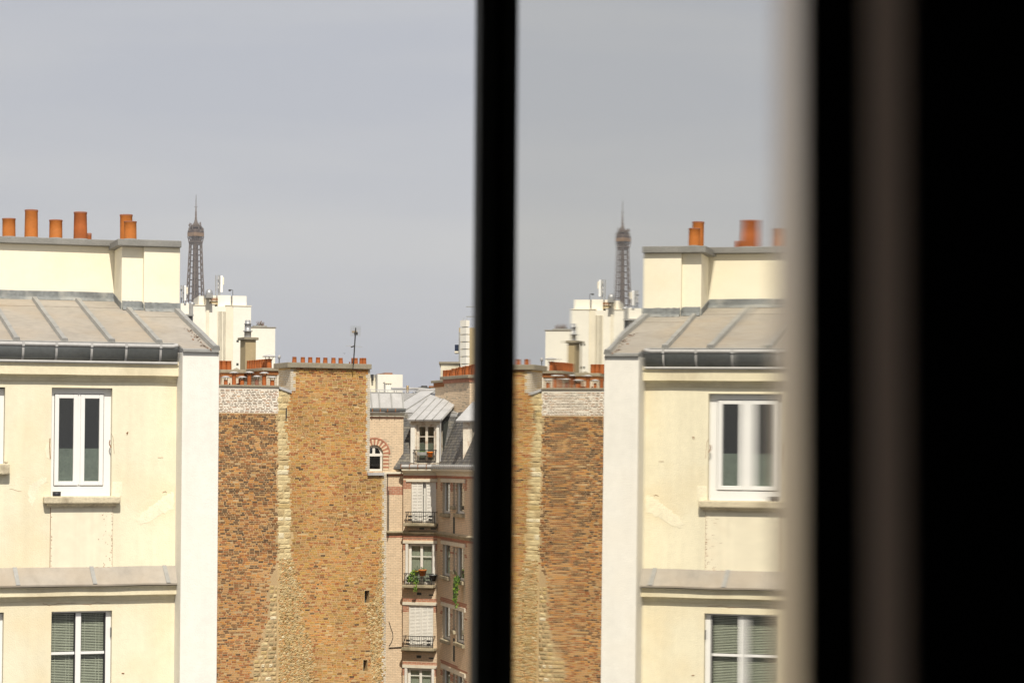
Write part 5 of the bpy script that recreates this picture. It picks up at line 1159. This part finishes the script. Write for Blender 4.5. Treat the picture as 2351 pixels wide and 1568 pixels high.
for i, (a, b) in enumerate(zip(lev[:-1], lev[1:])):
    for k in range(4):
        core.bar(corner(k, a, .3), corner(k, b, .3), .8)
        core.bar(corner(k, a, .3), corner(k + 1, b, .3), .7); core.bar(corner(k + 1, a, .3), corner(k, b, .3), .7)
        core.bar(corner(k, b, .3), corner(k, b, 1.0), .6)
        core.bar(corner(k, (a + b) / 2, .3), corner(k + 1, (a + b) / 2, .3), 1.2)
core.build('lift_shaft', M['iron_d'], ET, kind='stuff')
def ringbox(y0, y1, h0, h1, name, m, parent=ET, f=1.0):
    vs = []
    for y, h in ((y1, h1), (y0, h0)):
        for k in range(4):
            for j in (-.13, .13): a = ang0 + k * math.pi / 2 + j; vs.append((tc0.x + math.cos(a) * h, TY + math.sin(a) * h, tz(y)))
    return MB().add(vs, [tuple(range(7, -1, -1)), tuple(range(8, 16))] + [(i, (i + 1) % 8, 8 + (i + 1) % 8, 8 + i) for i in range(8)]).build(name, m, parent)
for k in range(4):      # flared brackets under the gallery
    for f in (0, .25, .5, .75): MB().bar(corner(k, 561).lerp(corner(k + 1, 561), f), corner(k, 543.5).lerp(corner(k + 1, 543.5), f), 1.2).build('bracket', M['iron'], ET)
    MB().bar(corner(k, 556), corner(k + 1, 556), 2.2).build('strut', M['iron'], ET); MB().bar(corner(k, 561), corner(k + 1, 561), 1.4).build('strut', M['iron'], ET)
    MB().bar(corner(k, 545), corner(k + 1, 561), .8).build('brace', M['iron_d'], ET); MB().bar(corner(k, 561), corner(k + 1, 545), .8).build('brace', M['iron_d'], ET)
ringbox(543, 561, 8.5 * px_m, 8 * px_m, 'core_block', M['iron_d'])
ringbox(535, 543.5, 19.3 * px_m, 18.9 * px_m, 'gallery', mat('tower_gallery_tan', (0.24, 0.15, 0.085), .7, .1, .1))
ringbox(530.5, 535, 18.6 * px_m, 18.8 * px_m, 'upper_gallery', M['iron_d'])
ringbox(528.5, 530.5, 17.2 * px_m, 17.2 * px_m, 'gallery_roof', M['iron'])
ringbox(523, 528.5, 12.0 * px_m, 13.0 * px_m, 'cabin', M['iron_d']); ringbox(521.5, 523, 15.5 * px_m, 15.0 * px_m, 'cabin_deck', M['iron']); ringbox(517, 521.5, 10 * px_m, 12 * px_m, 'upper_cabin', M['iron_d']); ringbox(512, 517, 5 * px_m, 8.5 * px_m, 'cupola', M['iron'])
cl = MB()
for k in range(60):
    a = random.uniform(0, 6.28); r = random.uniform(9, 18) * px_m; y = random.uniform(515, 534); b0 = Vector((tc0.x + math.cos(a) * r, TY + math.sin(a) * r, tz(y + 4))); cl.bar(b0, b0 + Vector((0, 0, random.uniform(2, 6))), random.uniform(.4, 1.4))
cl.build('aerials', M['iron'], ET, kind='stuff')
ms = [(512, 4.9), (507, 3.4), (503, 2.2), (502, 2.6), (499, 2.6), (498.5, 1.9), (494, 2.3), (490, 1.9), (486, 2.1), (485, 1.4), (476.5, 1.25), (476, .9), (460, .8), (447, .4)]
MB().lathe((tc0.x, TY, 0), [(r * px_m, tz(y)) for y, r in ms], 8).build('mast', M['iron'], ET)
MB().bar((tc0.x - 4.4 * px_m, TY, tz(475.5)), (tc0.x + 4.4 * px_m, TY, tz(475.5)), .5).build('mast_crossbar', M['iron_d'], ET)

# ================================================================== aerial on the brick stack, and the bird
an = thing('tv_antenna', 'television aerial with grid reflector on the tall brick wall', 'antenna', at(808.5, 838, 98.6)); A = lambda x, y: at(*K5(x, y), 98.6)
MB().tube([A(1066, 700), A(1098, 185)], .028, 6).build('pole', M['dark_metal'], an)
gr = MB()
for k in range(9): gr.bar(A(1030 + 17 * k, 162), A(1022 + 17.5 * k, 298), .008)
for k in range(8): gr.bar(A(1030 - k, 162 + 19 * k), A(1168 - k * .6, 164 + 19 * k), .008)
gr.build('grid_reflector', M['zinc_b'], an, kind='stuff')
for k in range(4): MB().bar(A(1045, 228 + 8 * k), A(1120, 232 + 8 * k), .018).build('dipole', M['brass'], an)
MB().box(Fr(A(1098, 268), Vector((1, 0, 0)), Vector((0, -1, 0))), -.06, .09, -.05, .06, -.05, .07).build('amplifier', M['dark_metal'], an)
MB().bar(A(968, 434), A(1186, 452), .02).build('boom', M['zinc_l'], an); MB().bar(A(1030, 455), A(1080, 440), .05).build('boom_clamp', M['dark_metal'], an)
for k in range(6): x = 975 + 40 * k; c = A(x, 434 + (x - 968) * .08); MB().bar(c + Vector((0, -.18, 0)), c + Vector((0, .18, 0)), .012).build('element', M['zinc_l'], an)
bp = at(*K5(938, 545), 420); bd = thing('bird', 'small dark bird in flight above the brick wall pots', 'bird', bp)
body = MB(); body.lathe(bp, [(.001, -.15), (.03, -.1), (.055, 0), (.05, .08), (.028, .13), (.03, .155), (.001, .19)], 10, ax=Vector((.5, .8, .1)).normalized())
for s in (-1, 1):
    w = [Vector(p) for p in ((0, .06, .02), (s * .14, .07, .10), (s * .30, .0, .13), (s * .16, -.03, .09), (0, -.05, .015))]; vs = [bp + p for p in w] + [bp + p - Vector((0, 0, .008)) for p in w]
    body.add(vs, [(0, 1, 2, 3, 4), (9, 8, 7, 6, 5)] + [(i, 5 + i, 5 + (i + 1) % 5, (i + 1) % 5) for i in range(5)])
body.add([bp + Vector(p) for p in ((-.08, -.13, 0), (-.14, -.22, .0), (-.05, -.24, 0), (-.08, -.13, -.008))], [(0, 1, 2), (3, 2, 1), (0, 3, 1), (0, 2, 3)])
body.build('body', M['dark_metal'], bd)
# ================================================================== phone-like glass held beside the camera, shaped as a sash, mirroring the roofs
ALPHA = math.atan((940 - REF_W / 2) / F)
d_ = Vector((math.sin(ALPHA), math.cos(ALPHA), 0)); r_ = Vector((math.cos(ALPHA), -math.sin(ALPHA), 0))
TILT = 0.0062
G_ = 0.035
rt = (r_ - Vector((0, 0, TILT))).normalized(); zt_ = (Vector((0, 0, 1)) + r_ * TILT).normalized()
SA = Fr(CAM + rt * G_, d_, -rt, zt_)
M['frame_black'] = mat('black_frame_paint', (0.004, 0.004, 0.004), 0.95, 0.1, 20, spec=0.0)
M['bar_black'] = mat('charcoal_frame_paint', (0.085, 0.086, 0.078), 0.8, 0.25, 14, spec=0.12)
M['satin'] = mat('satin_reflection_strip', (0.90, 0.77, 0.62), 0.45, 0.03, 10, metal=0.85)
M['reflect_brown'] = mat('brown_reflection_strip', (0.72, 0.53, 0.41), 0.85, 0.03, 10, spec=0.05)
def mirror_mat():
    m = bpy.data.materials.new('reflective_pane_glass'); m.use_nodes = True; t = m.node_tree; t.nodes.clear()
    out = t.nodes.new('ShaderNodeOutputMaterial'); mx = t.nodes.new('ShaderNodeMixShader'); tr = t.nodes.new('ShaderNodeBsdfTransparent'); gl = t.nodes.new('ShaderNodeBsdfGlossy')
    tr.inputs[0].default_value = (.5, .5, .48, 1); gl.inputs['Color'].default_value = (.97, .962, .925, 1); gl.inputs['Roughness'].default_value = 0.0
    mx.inputs[0].default_value = 0.9
    g = t.nodes.new('ShaderNodeNewGeometry'); dp = t.nodes.new('ShaderNodeVectorMath'); dp.operation = 'DOT_PRODUCT'; dp.inputs[1].default_value = d_
    t.links.new(g.outputs['Position'], dp.inputs[0])
    n1 = t.nodes.new('ShaderNodeTexNoise'); n1.noise_dimensions = '1D'; n1.inputs['Scale'].default_value = 15.0; n1.inputs['Detail'].default_value = 1.5
    t.links.new(dp.outputs['Value'], n1.inputs['W'])
    mr = t.nodes.new('ShaderNodeMapRange'); mr.inputs['To Min'].default_value = -WAVE; mr.inputs['To Max'].default_value = WAVE; t.links.new(n1.outputs['Fac'], mr.inputs['Value'])
    be = t.nodes.new('ShaderNodeMapRange'); be.interpolation_type = 'SMOOTHSTEP'; be.inputs['From Min'].default_value = .205; be.inputs['From Max'].default_value = .264; be.inputs['To Min'].default_value = BEND; be.inputs['To Max'].default_value = 0.0; t.links.new(dp.outputs['Value'], be.inputs['Value'])
    sm_ = t.nodes.new('ShaderNodeMath'); t.links.new(mr.outputs['Result'], sm_.inputs[0]); t.links.new(be.outputs['Result'], sm_.inputs[1])
    sc = t.nodes.new('ShaderNodeVectorMath'); sc.operation = 'SCALE'; sc.inputs[0].default_value = d_; t.links.new(sm_.outputs[0], sc.inputs['Scale'])
    ad = t.nodes.new('ShaderNodeVectorMath'); ad.operation = 'ADD'; t.links.new(g.outputs['Normal'], ad.inputs[0]); t.links.new(sc.outputs['Vector'], ad.inputs[1])
    nm = t.nodes.new('ShaderNodeVectorMath'); nm.operation = 'NORMALIZE'; t.links.new(ad.outputs['Vector'], nm.inputs[0]); t.links.new(nm.outputs['Vector'], gl.inputs['Normal'])
    t.links.new(tr.outputs[0], mx.inputs[1]); t.links.new(gl.outputs[0], mx.inputs[2]); t.links.new(mx.outputs[0], out.inputs[0]); return m
WAVE, BEND = 0.0020, 0.0042      # pane: slight waviness, bowed towards its near edge
M['mirror'] = mirror_mat()
cs = thing('mirror_pane', 'black framed phone-like glass pane held beside the viewer, mirroring the rooftops', 'window', SA.p(.5, 0, -.7))
fz0, fz1 = -.62, .62
MB().box(SA, .914, 1.0, -.035, .0076, fz0, fz1).build('stile', M['bar_black'], cs, bevel=.0015)
pnl = MB(); pnl.quad(SA.p(.2177, 0, fz0), SA.p(.2177, 0, fz1), SA.p(.914, 0, fz1), SA.p(.914, 0, fz0))
pnl.build('glass_pane', M['mirror'], cs, fix=False)
MB().box(SA, .2018, .2177, -.02, .0, fz0, fz1).build('reflection_strip', M['satin'], cs, bevel=.0004)  # added satin strip stands in for a blurred reflection in the glass edge
ns = MB().box(SA, .02, .2017, -.035, -.0002, fz0, fz1).build('stile', M['frame_black'], cs)
MB().box(SA, .1590, .1717, -.004, .0002, fz0, fz1).build('dim_reflection_strip', M['reflect_brown'], ns)  # brownish reflected light put into the colour of an added strip
MB().box(SA, .02, .988, -.035, .006, fz1, fz1 + .06).build('rail', M['frame_black'], cs); MB().box(SA, .02, .988, -.035, .006, fz0 - .06, fz0).build('rail', M['frame_black'], cs)
# unseen room shell added to keep sun off the dark frame, with window opening
WX = Fr(CAM.copy(), Vector((1, 0, 0)), Vector((0, 1, 0)), Vector((0, 0, 1)))
M['room_wall'] = mat('dim_room_paint', (0.10, 0.095, 0.09), 0.9, 0.05, 2); M['outer'] = mat('outer_plaster', (0.6, 0.56, 0.48), 0.9, 0.05, 1)
ox0, ox1, oz0, oz1, y0, y1 = -1.5, -.0125, -.75, .75, 1.002, 1.25
def struct(name, mb, m):
    o = mb.build(name, m); o['kind'] = 'structure'; return o
w = MB(); w.box(WX, -3, ox0, y0, y1, -1.7, 1.4); w.box(WX, ox1, 2.2, y0, y1, -1.7, 1.4); w.box(WX, ox0, ox1, y0 + .001, y1 - .001, -1.7, oz0); w.box(WX, ox0, ox1, y0 + .001, y1 - .001, oz1, 1.4)
struct('wall_window', w, M['room_wall'])
struct('ceiling', MB().box(WX, -3.2, 2.4, -4.2, 1.26, 1.4, 1.6), M['room_wall'])
struct('floor', MB().box(WX, -3.2, 2.4, -4.2, 1.26, -1.9, -1.7), M['room_wall'])
struct('wall_left', MB().box(WX, -3.2, -3, -4, 1.25, -1.7, 1.4), M['room_wall']); struct('wall_right', MB().box(WX, 2.2, 2.4, -4, 1.25, -1.7, 1.4), M['room_wall']); struct('wall_back', MB().box(WX, -3.2, 2.4, -4.2, -4, -1.7, 1.4), M['room_wall'])
struct('building_below', MB().box(WX, -3.2, 2.4, -4.2, 1.25, -ZC, -1.905), M['outer'])
# ------------------------------------------------------------------ the thin summer haze that pales the far tower
hz_m = bpy.data.materials.new('thin_haze'); hz_m.use_nodes = True; t_ = hz_m.node_tree; t_.nodes.clear()
ho = t_.nodes.new('ShaderNodeOutputMaterial'); hv = t_.nodes.new('ShaderNodeVolumePrincipled'); hv.inputs['Color'].default_value = (.9, .92, 1, 1); hv.inputs['Density'].default_value = 5.5e-5; hv.inputs['Anisotropy'].default_value = 0.0
t_.links.new(hv.outputs[0], ho.inputs['Volume'])
hx = MB().box(Fr(Vector((0, 0, 0)), Vector((1, 0, 0)), Vector((0, 1, 0))), -2500, 2500, -400, 4200, -1.5, 600).build('haze', hz_m); hx['kind'] = 'stuff'; tag(hx, 'thin pale summer haze between the roofs and the far tower', 'haze')
